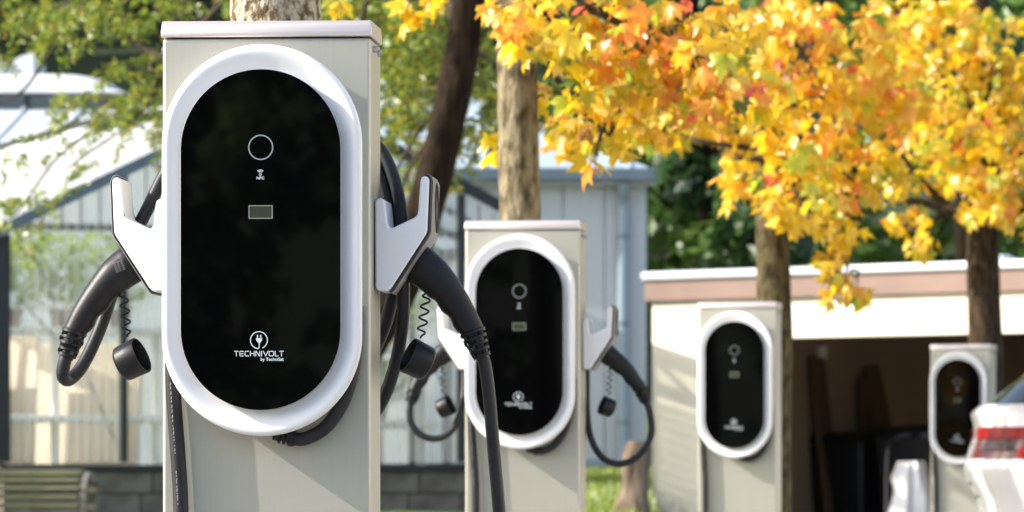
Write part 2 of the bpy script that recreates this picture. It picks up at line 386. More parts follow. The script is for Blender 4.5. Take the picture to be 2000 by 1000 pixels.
# ------------------------------------------------------------------ garage
def garage():
    A = P(1274, 917, 37.0); B = P(2000, 917, 34.8)
    ang = math.atan2(B.y - A.y, B.x - A.x)
    g = -0.02
    root = empty('garage', (A.x, A.y, g), ang)
    tag(root, 'cream rendered flat roof garage with a wide dark opening', 'garage')
    zt = H + (HZ - 548) * 37.0 / F - g     # top
    zb = H + (HZ - 588) * 37.0 / F - g     # fascia bottom
    zo = H + (HZ - 662) * 36.5 / F - g     # opening head
    L, D, o0, o1 = 7.6, 5.0, 1.05, 6.9
    mb = MB()
    mb.box(0, o0, 0, .22, 0, zo); mb.build('pier', M['cream'], root)
    mb = MB(); mb.box(o1, L, 0, .22, 0, zo); mb.build('pier', M['cream'], root)
    mb = MB(); mb.box(0, L, 0, .22, zo, zb); mb.build('lintel_wall', M['cream'], root)
    mb = MB(); mb.box(0, .2, .22, D, 0, zb); mb.box(L - .2, L, .22, D, 0, zb); mb.box(.2, L - .2, D - .2, D, 0, zb); mb.build('side_wall', M['cream'], root)
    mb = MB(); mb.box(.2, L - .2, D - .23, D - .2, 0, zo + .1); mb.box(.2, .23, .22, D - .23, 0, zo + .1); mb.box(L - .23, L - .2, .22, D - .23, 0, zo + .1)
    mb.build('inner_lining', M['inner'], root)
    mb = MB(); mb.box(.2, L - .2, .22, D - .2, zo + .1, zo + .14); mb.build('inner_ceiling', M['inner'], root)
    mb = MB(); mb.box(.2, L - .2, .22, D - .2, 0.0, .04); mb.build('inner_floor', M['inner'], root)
    mb = MB(); mb.box(-.03, L + .03, -.05, D + .03, zb, zt); mb.build('fascia', M['fascia'], root)
    mb = MB(); mb.box(-.045, L + .09, -.08, D + .09, zt, zt + .060); f = bevel(mb.build('roof_flashing', M['flashing'], root), .012)
    mb = MB(); mb.tube([(2.02, -.0, zo - .0), (2.02, .0, zo - .001)], .001, 4)
    mb = MB(); mb.box(.235, .27, 1.62, 1.70, 1.76, 1.86); mb.build('switch_box', M['sack'], root)
    for xx, ww in ((2.4, .10), (4.6, .14)):
        mb = MB(); mb.tube([(xx, 1.0, zt + .08), (xx, 1.0, zt + .13)], ww, 14); mb.tube([(xx, 1.0, zt + .13), (xx, 1.0, zt + .15)], ww * .6, 14); mb.build('roof_vent', M['flashing'], root)
    R = Matrix.Translation((A.x, A.y, g)) @ Matrix.Rotation(ang, 4, 'Z')
    def at(x, y, z): return R @ Vector((x, y, z))
    # wheelie bins in the dark
    for k, (x, y, hh) in enumerate(((.50, 1.85, 1.12), (1.20, 1.75, 1.16))):
        b = empty('wheelie_bin', at(x, y, .04), ang + (-.1, .12)[k])
        tag(b, ('black wheelie bin in the garage, nearer the cream pier', 'black wheelie bin in the garage, nearer the white sheeted trolley')[k], 'bin')
        mb = MB(); mb.loops([[(-.22, -.25, .06), (.22, -.25, .06), (.22, .25, .06), (-.22, .25, .06)], [(-.29, -.34, hh), (.29, -.34, hh), (.29, .34, hh), (-.29, .34, hh)]], cap0=True, cap1=True)
        bevel(mb.build('body', M['bin'], b), .03)
        mb = MB(); mb.loops([[(-.31, -.37, hh), (.31, -.37, hh), (.31, .38, hh + .02), (-.31, .38, hh + .02)], [(-.26, -.3, hh + .05), (.26, -.3, hh + .05), (.27, .38, hh + .08), (-.27, .38, hh + .08)]], cap0=True, cap1=True)
        bevel(mb.build('lid', M['bin'], b), .015)
        for s in (-1, 1):
            mb = MB(); mb.tube([(s * .25, .3, .10), (s * .31, .3, .10)], .10, 16); mb.build('wheel', M['tyre'], b)
        mb = MB(); mb.tube([(-.25, .42, hh - .02), (.25, .42, hh - .02)], .018, 8); mb.build('handle', M['bin'], b)
    # boards leaning on the back wall
    for k, (x, l) in enumerate(((1.55, 1.75), (2.0, 1.6), (2.45, 1.7))):
        mb = MB(); mb.box(-.09, .09, -.015, .015, 0, l)
        o = bevel(mb.build('timber_board', M['timber'], None), .006)
        o.location = at(.52, x, .045); o.rotation_euler = (-.15, (.02, .10, -.12)[k], ang + PI / 2)
        tag(o, ('dark board leaning almost upright on the garage side wall', 'shorter dark board leaning to the right in the garage', 'dark board leaning to the left in the garage')[k], 'board')
    # trolley with a white sheeted load
    t = empty('hand_trolley', at(1.75, .80, .04), ang + .55)
    tag(t, 'metal hand trolley standing in the garage beside the farthest charger', 'trolley')
    for s in (-1, 1):
        mb = MB(); mb.tube(spline([(s * .19, 0, .12), (s * .19, .06, .6), (s * .19, .16, 1.02), (s * .15, .22, 1.12), (s * .04, .24, 1.15)], 5), .016, 8); mb.build('upright', M['chrome'], t)
        mb = MB(); mb.tube([(s * .20, .03, .11), (s * .25, .03, .11)], .11, 16); mb.build('wheel', M['tyre'], t)
    for z, y in ((.3, .02), (.55, .05), (.8, .1)):
        mb = MB(); mb.tube([(-.19, y, z), (.19, y, z)], .012, 8); mb.build('crossbar', M['chrome'], t)
    mb = MB(); mb.box(-.21, .21, -.26, 0, .03, .045); mb.build('toe_plate', M['chrome'], t)
    sroot = at(1.75, .80, .04)
    mb = MB(); L2 = []
    rnd = random.Random(3)
    for i in range(9):
        z = .05 + .90 * i / 8; k = (1.1, 1.15, 1.1, 1.12, 1.05, 1.1, 1.0, .95, .7)[i]
        L2.append([(.15 * k * math.cos(a) * (1 + .45 * noise.noise(Vector((math.cos(a) * 2, math.sin(a) * 2, z * 5)))), -.13 + .02 * i * .6 + .11 * k * math.sin(a) * (1 + .6 * noise.noise(Vector((math.cos(a) * 3, math.sin(a) * 3, z * 6 + 3)))), z + .03 * noise.noise(Vector((a, z * 4, 0)))) for a in (2 * PI * q / 22 for q in range(22))])
    mb.loops(L2, cap0=True, cap1=True)
    o = mb.build('plastic_sack', M['sack']); o.location = sroot; o.rotation_euler = (0, 0, ang + .55)
    tag(o, 'crumpled glossy white plastic sack on the garage trolley', 'sack')
garage()

# ------------------------------------------------------------------ far hall (left, behind)
def hall():
    root = empty('glasshouse_hall', (-6.0, 58, 0.9))
    tag(root, 'far hall with white upper roof above a dark strip of windows, top left', 'building')
    zf = lambda py, d: H + (HZ - py) * d / F - 0.9
    x0, x1 = -6.0, 4.9
    mb = MB(); mb.box(x0, x1, .3, 12, -.6, zf(305, 58) - .02); mb.build('wall', M['wall_white'], root)
    za, zb = zf(300, 58), zf(212, 63)
    mb = MB(); mb.loops([[(x0, 0, za), (x1, 0, za), (x1 - 1.2, 5, zb), (x0, 5, zb)], [(x0, 0, za - .12), (x1, 0, za - .12), (x1 - 1.2, 5, zb - .12), (x0, 5, zb - .12)]], cap0=True, cap1=True)
    rf = mb.build('lower_roof', M['hall_roof'], root, smooth=0)
    for i in range(14):
        xx = x0 + .4 + i * .7
        m2 = MB(); m2.bar((xx, 0.02, za + .01), (min(xx, x1 - 1.3), 4.95, zb + .01), .03, .04); m2.build('seam', M['hall_roof'], rf)
    xr = P(212, 0, 63).x + 6.0
    ca, cb = zf(214, 63), zf(184, 63)
    for i in range(7):
        w = (xr - x0) / 7
        mb = MB(); mb.box(x0 + i * w + .03, x0 + (i + 1) * w - .03, 5.02, 5.1, ca, cb); mb.build('window', M['clerestory'], root)
    mb = MB(); mb.box(x0, xr, 5.1, 9, ca - .2, cb); mb.build('clerestory_wall', M['gutter'], root)
    # rounded upper roof
    L = []
    for i in range(10):
        t = i / 9; a = t * PI / 2
        L.append((math.sin(a), math.cos(a)))
    top = zf(140, 64)
    xr2 = P(246, 0, 63).x + 6.0
    mb = MB()
    prof = [(x0, cb), (xr2, cb + .02)] + [(xr2 - .12 - (1 - c) * .8, cb + .06 + (top - cb - .06) * s) for s, c in [(math.sin(t * PI / 16), math.cos(t * PI / 16)) for t in range(1, 9)]] + [(x0, top + .03)]
    lo = [[(x, 4.7, cb + (z - cb) * .35) for x, z in prof], [(x, 5.5, cb + (z - cb) * .8) for x, z in prof], [(x, 7, z) for x, z in prof], [(x, 9.2, z) for x, z in prof]]
    mb.loops(lo, cap0=True, cap1=True)
    up = mb.build('upper_roof', M['white_roof'], root)
    mb = MB(); xa = P(15, 0, 65).x + 6; xb = P(71, 0, 65).x + 6
    mb.prism([(xa, top), (xb, top), (xb, zf(108, 65)), (xa + .22, zf(114, 65)), (xa + .1, zf(124, 65))], 6.6, 8.2); mb.build('roof_ventilator', M['white_roof'], up)
    mb = MB(); mb.box(x0, xa, 6.4, 8, top + .02, zf(126, 65)); mb.build('ridge_cap', M['verge'], up)
hall()

# ------------------------------------------------------------------ whitewashed greenhouse (behind, left)
def white_house():
    A = Vector((-5.6, 52.0, 0)); B = Vector((-2.62, 43.0, 0))
    root = empty('whitewashed_greenhouse', (A.x, A.y, 0.6))
    tag(root, 'greenhouse with whitewashed roof behind the nearer greenhouse, partly hidden by leaves', 'greenhouse')
    ax = (B - A); L = ax.length; ax.normalize()
    nl = Vector((ax.y, -ax.x, 0)); nl = nl if nl.x < 0 else -nl
    rz = 4.06 - 0.6; W = 2.5; ez = rz - 1.22
    def q(s, w, z): p = ax * s + nl * w; return Vector((p.x, p.y, z))
    n = 8
    for i in range(n):
        s0 = L * i / n + .02; s1 = L * (i + 1) / n - .02
        for sg in (1, -1):
            mb = MB(); p = [q(s0, sg * .03, rz), q(s1, sg * .03, rz), q(s1, sg * W, ez), q(s0, sg * W, ez)]
            mb.loops([p, [v - Vector((0, 0, .02)) for v in p]], cap0=True, cap1=True)
            mb.build('roof_sheet', M['white_roof'], root, smooth=0)
    for i in range(n + 1):
        s = L * i / n
        for sg in (1, -1):
            mb = MB(); mb.bar(q(s, 0, rz), q(s, sg * W, ez), .035, .05); mb.build('rafter', M['verge'], root)
    mb = MB(); mb.bar(q(0, 0, rz + .03), q(L, 0, rz + .03), .09, .06); mb.build('ridge', M['frame_dark'], root)
    mb = MB()
    for sg in (1, -1): mb.loops([[q(0, sg * W, -.2), q(L, sg * W, -.2)], [q(0, sg * W, ez), q(L, sg * W, ez)]], close=False)
    mb.build('side_wall', M['white_roof'], root, smooth=0)
    for s in (0, L):
        mb = MB(); mb.quad(q(s, W, -.2), q(s, -W, -.2), q(s, -W, ez), q(s, 0, rz), q(s, W, ez)); mb.build('gable', M['white_roof'], root, smooth=0)
white_house()

# ------------------------------------------------------------------ greenhouse with block foundation
def greenhouse():
    A = P(5, 917, 34.0); B = P(1088, 917, 35.5)
    ax = Vector((B.x - A.x, B.y - A.y, 0)); W = ax.length; ang = math.atan2(ax.y, ax.x)
    zb = H + .02
    root = empty('greenhouse', (A.x, A.y, 0.35), ang)
    tag(root, 'gabled greenhouse with dark frame and ribbed panes on a concrete block base', 'greenhouse')
    b = zb - .35
    ez = b + (HZ - 458) * 34.0 / F; rz = b + (HZ - 192) * 34.75 / F
    D = 4.2
    cx = W / 2
    # block base
    mb = MB(); mb.box(.012, W - .012, .012, .2, -.35, b - .03); mb.box(.012, .2, .2, D, -.35, b - .03); mb.box(W - .2, W - .012, .2, D, -.35, b - .03); mb.box(.2, W - .2, D - .2, D, -.35, b - .03)
    mb.build('foundation', M['mortar'], root)
    bh, bw = .153, .385
    me = []
    rnd = random.Random(8)
    for k in range(3):
        m = MB(); m.box(.006, bw - .006, 0, .06, .006, bh - .006); me.append(m.mesh('block', M['block'], 0))
    for r in range(4):
        x = -(r % 2) * bw / 2 - (.11 if r == 0 else 0)
        while x < W:
            x0 = max(x, 0); x1 = min(x + bw, W)
            if x1 - x0 > .05:
                o = inst('block', me[rnd.randrange(3)], root, Matrix.Translation((x0, rnd.uniform(-.004, .004), b - .03 - (r + 1) * bh)) @ Matrix.Diagonal(((x1 - x0) / bw, 1, 1, 1)))
            x += bw
    # frame
    mb = MB(); mb.box(-.02, W + .02, -.03, .07, b - .03, b + .012); mb.build('sill', M['frame_dark'], root)
    edges = [W * t for t in (0, .213, .425, .625, .823, 1)]
    def roofz(x): return ez + (rz - ez) * (1 - abs(x - cx) / cx)
    for i, x in enumerate(edges):
        w = .055 if i in (0, 5) else .022
        mb = MB(); mb.box(x - w, x + w, 0, .06, b + .03, roofz(x) - .02); mb.build('post', M['frame_dark'], root)
    mb = MB(); mb.box(0, W, .062, .085, ez + .02, ez + .065); mb.build('tie_rail', M['frame_dark'], root)
    for i in range(5):
        x0 = edges[i] + .03; x1 = edges[i + 1] - .03
        mb = MB(); mb.quad((x0, .03, b + .03), (x1, .03, b + .03), (x1, .03, ez + .02), (x0, .03, ez + .02)); mb.build('pane', M['pane'], root, smooth=0)
        poly = [(x0, .032, ez + .02), (x1, .032, ez + .02), (x1, .032, roofz(x1) - .02)]
        if x0 < cx < x1: poly.append((cx, .032, rz - .02))
        poly.append((x0, .032, roofz(x0) - .02))
        mb = MB(); mb.quad(*poly); mb.build('gable_pane', M['pane'], root, smooth=0)
        # glazing ribs in the gable
        n = 6
        for k in range(1, n):
            x = x0 + (x1 - x0) * k / n
            mb = MB(); mb.box(x - .005, x + .005, .036, .05, ez + .066, roofz(x) - .03); mb.build('glazing_bar', M['frame_dark'], root)
    for s in (-1, 1):
        e = cx + s * (cx + .07); zz = ez - .07 / cx * (rz - ez)
        mb = MB(); mb.bar((cx + s * .0, -.06, rz + .02), (e, -.06, zz + .02), .05, .075); mb.build('verge_board', M['gutter'] if s < 0 else M['frame_dark'], root)  # left board coloured paler for sky sheen, right one darker for shade
        mb = MB(); mb.bar((e, -.06, zz + .01), (e, D + .06, zz + .01), .08, .08); mb.build('gutter', M['frame_dark'], root)
    mb = MB(); mb.bar((cx, -.06, rz + .05), (cx, D + .06, rz + .05), .08, .06); mb.build('ridge', M['frame_dark'], root)
    # roof and side panes
    n = 6
    for i in range(n):
        y0 = D * i / n + .02; y1 = D * (i + 1) / n - .02
        for s in (-1, 1):
            e = cx + s * (cx + .05); zz = ez - .05 / cx * (rz - ez)
            mb = MB(); mb.quad((cx + s * .04, y0, rz), (cx + s * .04, y1, rz), (e, y1, zz), (e, y0, zz)); mb.build('roof_pane', M['white_pane'] if s < 0 else M['side_pane'], root, smooth=0)
            x = 0 if s < 0 else W
            mb = MB(); mb.quad((x, y0, b + .02), (x, y1, b + .02), (x, y1, ez), (x, y0, ez)); mb.build('side_pane', M['side_pane'] if s > 0 else M['roof_pane'], root, smooth=0)
            mb = MB(); mb.bar((cx, y1 + .02, rz - .02), (e, y1 + .02, zz - .02), .03, .04); mb.build('rafter', M['frame_dark'], root)
            mb = MB(); mb.box(x - .03, x + .03, y1, y1 + .04, b, ez); mb.build('post', M['frame_dark'], root)
    for s in (0, W):
        mb = MB(); mb.bar((s, .06, ez), (s, D, ez), .07, .07); mb.build('eaves_beam', M['frame_dark'], root)
        mb = MB(); mb.bar((s, .06, b), (s, D, b), .07, .05); mb.build('sill', M['frame_dark'], root)
    mb = MB(); mb.quad((0, D, b), (W, D, b), (W, D, ez), (cx, D, rz), (0, D, ez)); mb.build('rear_pane', M['side_pane'], root, smooth=0)
    for p0, p1 in (((.25, .1, ez - .15), (.85, .1, b + .1)), ((.5, .1, b + .75), (.12, .1, b + 1.15)), ((2.6, .1, ez), (3.4, .1, b + .2))):
        mb = MB(); mb.tube([p0, p1], .008, 6); mb.build('brace', M['frame_dark'], root)
    R = Matrix.Translation((A.x, A.y, 0.35)) @ Matrix.Rotation(ang, 4, 'Z')
    mb = MB(); mb.box(.2, W - .2, .2, D - .2, -.2, .1); mb.build('floor', M['rail'], root)
    # staging inside
    def staging(x0, x1, y, names, label):
        t = empty('plant_staging', R @ Vector((x0, y, 0)), ang); tag(t, label, 'shelf')
        for z in names:
            mb = MB(); mb.box(0, x1 - x0, 0, .5, z - .02, z + .035); bevel(mb.build('shelf', M['rail'], t), .01)
        for x in (.05, (x1 - x0) / 2, x1 - x0 - .05):
            mb = MB(); mb.box(x - .025, x + .025, .2, .25, 0, max(names) - .02); mb.build('leg', M['rail'], t)
        return t
    staging(.15, 1.75, 1.7, (b + .33, b + .95), 'pale two tier staging inside the greenhouse, left of the nearest charger')
    staging(2.25, 3.85, 1.9, (b + .30, b + .85), 'pale two tier staging inside the greenhouse, right of the nearest charger')
    k = 0
    rnd = random.Random(21)
    for (x, w, h, y, c) in ((.05, .75, .90, 2.9, 0), (.62, .55, .92, 2.9, 1), (1.10, .90, .88, 3.0, 0), (2.3, .95, .80, 3.0, 1), (3.1, .75, .82, 3.0, 0)):
        mb = MB(); mb.box(0, w, 0, .03, 0, h); o = bevel(mb.build('storage_board', M['beige'], None), .006)
        o.location = R @ Vector((x, y, b + .34 * 0 + .02)); o.rotation_euler = (rnd.uniform(-.1, -.05), 0, -.55 + rnd.uniform(-.1, .1))
        tag(o, ('wide beige board behind the left staging, nearest the corner post', 'narrow tall beige board behind the left staging', 'beige board at the right end of the left staging', 'widest beige board behind the right staging', 'narrow beige board behind the right staging')[k], 'board'); k += 1
    k = 0
    for (x, y, z, h) in ((.25, 1.95, b + .985, .55), (.62, 1.9, b + .985, .68), (1.0, 1.95, b + .985, .6), (1.42, 1.9, b + .985, .65), (2.5, 2.1, b + .335, .45), (2.95, 2.1, b + .335, .5), (3.45, 2.1, b + .335, .42), (3.6, 2.1, b + .885, .5)):
        t = empty('potted_plant', R @ Vector((x, y, z)), rnd.uniform(0, 6))
        tag(t, ('leafy potted plant on the left staging, beside the corner post', 'tallest potted plant on the left staging', 'middle potted plant on the left staging', 'potted plant on the left staging, nearest the charger', 'potted plant low on the right staging, nearest the charger', 'potted plant low in the middle of the right staging', 'potted plant low at the right end of the staging', 'potted plant on the upper tier of the right staging')[k], 'plant', 'potted plants in the greenhouse'); k += 1
        mb = MB(); mb.tube([(0, 0, 0), (0, 0, .10), (0, 0, .101), (0, 0, .13)], [.06, .075, .085, .085], 14); mb.build('pot', M['clay'], t)
        mb = MB(); mb.c = []
        for i in range(320):
            a = rnd.uniform(0, 2 * PI); hh = rnd.uniform(.12, h); r = rnd.uniform(0, .36) * (.5 + hh)
            p = Vector((r * math.cos(a), r * math.sin(a), hh)); d = Vector((math.cos(a), math.sin(a), rnd.uniform(-.3, .9))).normalized() * rnd.uniform(.09, .2)
            s = d.cross(Vector((0, 0, 1))).normalized() * .03
            bb = len(mb.v); mb.v += [tuple(p), tuple(p + d * .5 + s), tuple(p + d), tuple(p + d * .5 - s)]
            mb.f.append((bb, bb + 1, bb + 2, bb + 3)); mb.m.append(0)
            g = rnd.uniform(.7, 1.3); mb.c += [(.46 * g, .58 * g, .10 * g, 1)] * 4
        mb.build('foliage', M['leaf_mass'], t, fix=False, smooth=0)
greenhouse()
# ------------------------------------------------------------------ bench
def bench():
    d = 27.0
    R0 = P(178, 917, d)
    root = empty('slatted_bench', (R0.x - 1.5, d, ground(R0.x - .7, d)), math.radians(-8))
    tag(root, 'weathered mossy wooden bench with curved slats in front of the greenhouse base', 'bench')
    top = H - .01 - root.location.z
    prof = []      # (y, z) from the back of the seat over the rounded front down to the ground
    for i in range(30):
        t = i / 29
        if t < .45: y = .5 - t / .45 * .36; z = top - .02 * math.cos(t / .45 * PI / 2) 
        else:
            a = (t - .45) / .55; an = min(1, a / .5) * PI / 2
            y = .14 - .14 * math.sin(an); z = top - .14 * (1 - math.cos(an)) - max(0, a - .5) * .40
        prof.append((y, z))
    n = 17
    me = MB(); me.box(-1.5, 0, -.011, .011, -.0115, .0115); me = me.mesh('slat', M['bench_wood'], 0)
    rnd = random.Random(2)
    L = [0]
    for a, b in zip(prof, prof[1:]): L.append(L[-1] + math.hypot(b[0] - a[0], b[1] - a[1]))
    for k in range(n):
        s = L[-1] * (k + .5) / n
        i = max(j for j in range(len(L)) if L[j] <= s); i = min(i, len(prof) - 2)
        u = (s - L[i]) / (L[i + 1] - L[i]); y = prof[i][0] * (1 - u) + prof[i + 1][0] * u; z = prof[i][1] * (1 - u) + prof[i + 1][1] * u
        an = math.atan2(prof[i + 1][1] - prof[i][1], prof[i + 1][0] - prof[i][0])
        M4 = Matrix.Translation((1.5 - .03 - rnd.uniform(0, .012), y, z)) @ Matrix.Rotation(an, 4, 'X')
        bevel(inst('slat', me, root, M4), .004)
    for x in (0, .75, 1.47):
        w = .016 if x else .016
        lo = []
        for ins in (.004, .05):
            pts = []
            for i, (y, z) in enumerate(prof):
                a = prof[max(0, i - 1)]; c = prof[min(len(prof) - 1, i + 1)]
                ty, tz = c[0] - a[0], c[1] - a[1]; l = math.hypot(ty, tz) or 1
                ny, nz = -tz / l, ty / l       # inward
                pts.append((y - ny * 0 + (-tz / l) * -0 , z))
                pts[-1] = (y + ins * (-tz / l) * 1.0, z + ins * (ty / l) * 1.0)
            lo.append(pts)
        mb = MB()
        for x0 in (x,):
            r = [[(x0, p[0], p[1]) for p in lo[0]], [(x0 + .03, p[0], p[1]) for p in lo[0]], [(x0 + .03, p[0], p[1]) for p in lo[1]], [(x0, p[0], p[1]) for p in lo[1]], [(x0, p[0], p[1]) for p in lo[0]]]
            mb.loops(r, close=False)
        mb.build('end_rib', M['bench_end'], root)
    for x in (.05, 1.42):
        mb = MB(); mb.box(x, x + .05, .40, .46, -.1, top - .05); mb.build('leg', M['bench_end'], root)
bench()

# ------------------------------------------------------------------ leaning log
def log():
    a = P(1222, 1040, 27.0); b = P(1252, 862, 27.0)
    mb = MB(); pts = []; rr = []
    for i in range(13):
        t = i / 12; p = a.lerp(b, t); p.x += .012 * math.sin(t * 5); pts.append(p); rr.append(.105 - .045 * t + .008 * math.sin(t * 9))
    L = []
    for p, r in zip(pts, rr):
        L.append([p + Vector((math.cos(x), math.sin(x), 0)) * r * (1 + .16 * noise.noise(Vector((math.cos(x) * 1.6, math.sin(x) * 1.6, p.z * 4)))) for x in (2 * PI * k / 18 for k in range(18))])
    mb.loops(L, cap0=True, cap1=True)
    o = mb.build('log_stump', M['log'])
    tag(o, 'leaning dead tree stump with sawn top on the grass by the garage', 'tree stump')
log()
# ------------------------------------------------------------------ charging stations
COLW, COLD = 0.272, 0.14
ZC = 1.2163            # centre of the wallbox above ground
def stadium(r, hs, y, n=28, zc=ZC):
    p = []
    for k in range(n + 1):
        a = PI * k / n; p.append((r * math.cos(a), y, zc + hs + r * math.sin(a)))
    for k in range(n + 1):
        a = PI + PI * k / n; p.append((r * math.cos(a), y, zc - hs + r * math.sin(a)))
    return p
def ribbon(mb, pts, w, y, closed=False):
    pts = [Vector((p[0], p[1])) for p in pts]; n = len(pts); L = []
    for i in range(n):
        a = pts[i - 1] if (i or closed) else None; b = pts[(i + 1) % n] if (i < n - 1 or closed) else None
        d1 = (pts[i] - a).normalized() if a is not None else None; d2 = (b - pts[i]).normalized() if b is not None else None
        if d1 is None: d1 = d2
        if d2 is None: d2 = d1
        t = (d1 + d2); t = t.normalized() if t.length > 1e-6 else d1
        nn = Vector((-t.y, t.x)); k = w / 2 / max(.5, nn.dot(Vector((-d1.y, d1.x))))
        L.append(((pts[i] + nn * k), (pts[i] - nn * k)))
    if closed: L.append(L[0])
    for (a, b), (c, d) in zip(L, L[1:]):
        mb.quad((a.x, y, a.y), (b.x, y, b.y), (d.x, y, d.y), (c.x, y, c.y))
def text_mesh(s, size, x, z, y, align='RIGHT', sx=1.0, bold=0.0):
    cu = bpy.data.curves.new('lettering', 'FONT'); cu.body = s; cu.size = size; cu.align_x = align; cu.offset = bold
    o = bpy.data.objects.new('lettering', cu); COL.objects.link(o)
    bpy.context.view_layer.update()
    me = bpy.data.meshes.new_from_object(o.evaluated_get(bpy.context.evaluated_depsgraph_get()))
    bpy.data.objects.remove(o)
    for v in me.vertices: v.co = Vector((v.co.x * sx + x, y, v.co.y + z))
    return me

def gx(px): return (px - 508) / 1515
def gz(py): return H + (HZ - py) / 1515 + 0.0

def make_station(full):
    root = empty('charging_station', (0, 0, 0))
    top = H + (HZ - 72) / 1501
    mb = MB(); mb.box(-COLW / 2, COLW / 2, 0, COLD, 0, top - .0015); bevel(mb.build('column', M['steel'], root), .004, 3)
    mb = MB(); w = COLW / 2 + .002
    mb.loops([[(-w, -.003, top), (w, -.003, top), (w, COLD + .003, top), (-w, COLD + .003, top)],
              [(-w, -.003, top + .007), (w, -.003, top + .007), (w, COLD + .003, top + .007), (-w, COLD + .003, top + .007)],
              [(-w + .001, .004, top + .0215), (w - .001, .004, top + .0215), (w - .001, COLD - .004, top + .0215), (-w + .001, COLD - .004, top + .0215)]], cap0=True, cap1=True)
    cap = bevel(mb.build('column_cap', M['steel_cap'], root), .0015, 2, .2)
    for s in (-1, 1):
        for y, z in ((.035, top - .014), (.10, top - .014)):
            mb = MB(); mb.tube([(s * COLW / 2, y, z), (s * (COLW / 2 + .006), y, z)], .0045, 12); mb.build('screw', M['screw'], root)
    mb = MB(); mb.box(-.16, .16, -.03, COLD + .03, .0, .012); mb.build('base_plate', M['steel'], root)
    # housing ring
    prof = [(.119, .000), (.1255, -.022), (.1285, -.038), (.1300, -.047), (.1296, -.0525), (.1280, -.0562), (.1255, -.0578), (.1220, -.0575), (.118, -.0560), (.1135, -.0535), (.109, -.0508), (.1055, -.0492), (.1030, -.0488)]
    def hs(r): return .1160 + (.1233 - .1160) * max(0, min(1, (r - .104) / .026))
    mb = MB(); mb.loops([stadium(r, hs(r), y, 40) for r, y in prof], cap0=True); mb.build('housing', M['white'], root, smooth=0.9)
    # glass panel
    mb = MB(); mb.loops([stadium(.1042, .116, -.046, 40), stadium(.1042, .116, -.0645, 40)]); mb.loops([stadium(.1042, .116, -.0645, 40), stadium(.1036, .116, -.0652, 40)])
    gl = MB(); gl.loops([stadium(.1036, .116, -.0645, 40), stadium(.1036, .116, -.0656, 40)], cap1=True)
    g = gl.build('glass_panel', M['glass'], root)
    mb.build('panel_rim', M['glass_edge'], g)
    y = -.0659
    mb = MB(); c = [(gx(508.5) + .0155 * math.cos(a), gz(288) + .0155 * math.sin(a)) for a in (2 * PI * k / 48 for k in range(48))]
    ribbon(mb, c, .0017, y, True); mb.build('touch_ring', M['print_dim'], g, smooth=0)
    mb = MB(); ribbon(mb, [(gx(485.5), gz(402)), (gx(531), gz(402)), (gx(531), gz(426.5)), (gx(485.5), gz(426.5))], .0013, y, True); mb.build('display_frame', M['display_frame'], g, smooth=0)
    mb = MB(); mb.quad((gx(487), y, gz(425)), (gx(530), y, gz(425)), (gx(530), y, gz(403.5)), (gx(487), y, gz(403.5))); mb.build('display', M['display'], g, smooth=0)
    # nfc mark
    mb = MB()
    for r in (4.0, 6.0, 8.0):
        ribbon(mb, [(gx(507.8) + r * 1.05 / 1515 * math.cos(a), gz(340) + r / 1515 * math.sin(a)) for a in (PI * (.25 + .5 * k / 10) for k in range(11))], .0007, y)
    mb.build('nfc_waves', M['print'], g, smooth=0)
    mb = MB(); mb.quad(*[(gx(507.8) + .0021 * math.cos(a), y, gz(341.3) + .0021 * math.sin(a)) for a in (2 * PI * k / 20 for k in range(20))]); mb.build('nfc_dot', M['print_dim'], g, smooth=0)
    inst('nfc_lettering', text_mesh('NFC', .0048, gx(507.8), gz(350.3), y, 'CENTER', 1.1, .00012), g).data.materials.append(M['print'])
    # logo
    mb = MB(); cx_, cz_, r_ = gx(505), gz(664.5), .0110
    arc = [(cx_ + r_ * math.cos(a), cz_ + r_ * math.sin(a)) for a in (math.radians(-66 + k * 330 / 46) for k in range(47))]
    arc = [p for p in arc]
    tail = [(cx_ - .0002, cz_ - .0102), (cx_ + .0004, cz_ - .0085), (cx_ + .0004, cz_ - .0045)]
    ribbon(mb, arc + tail, .0012, y)
    mb.quad(*[(cx_ + a, y, cz_ + b) for a, b in ((-.0038, .0028), (-.0034, -.0004), (-.0018, -.0024), (-.0007, -.0034), (-.0005, -.005), (.0012, -.005), (.0014, -.0034), (.0024, -.0024), (.0038, -.0004), (.0042, .0028))])
    ribbon(mb, [(cx_ - .0019, cz_ + .0032), (cx_ - .0019, cz_ + .0068)], .0015, y); ribbon(mb, [(cx_ + .0023, cz_ + .0032), (cx_ + .0023, cz_ + .0068)], .0015, y)
    mb.build('logo_emblem', M['print'], g, smooth=0)
    # TECHNIVOLT drawn in strokes
    mb = MB(); z0, z1 = gz(695.3), gz(686.2); hh = z1 - z0; w = .0010; zm = (z0 + z1) / 2
    x = gx(456.2)
    def st(pts): ribbon(mb, [(x + a, z0 + b * hh) for a, b in pts], w, y)
    u = 1 / 1515
    ch = [('T', 10.2), ('E', 9.4), ('C', 9.6), ('H', 10.0), ('N', 10.6), ('I', 2.0), ('V', 11.6), ('O', 11.0), ('L', 8.4), ('T', 10.2)]
    x += 0
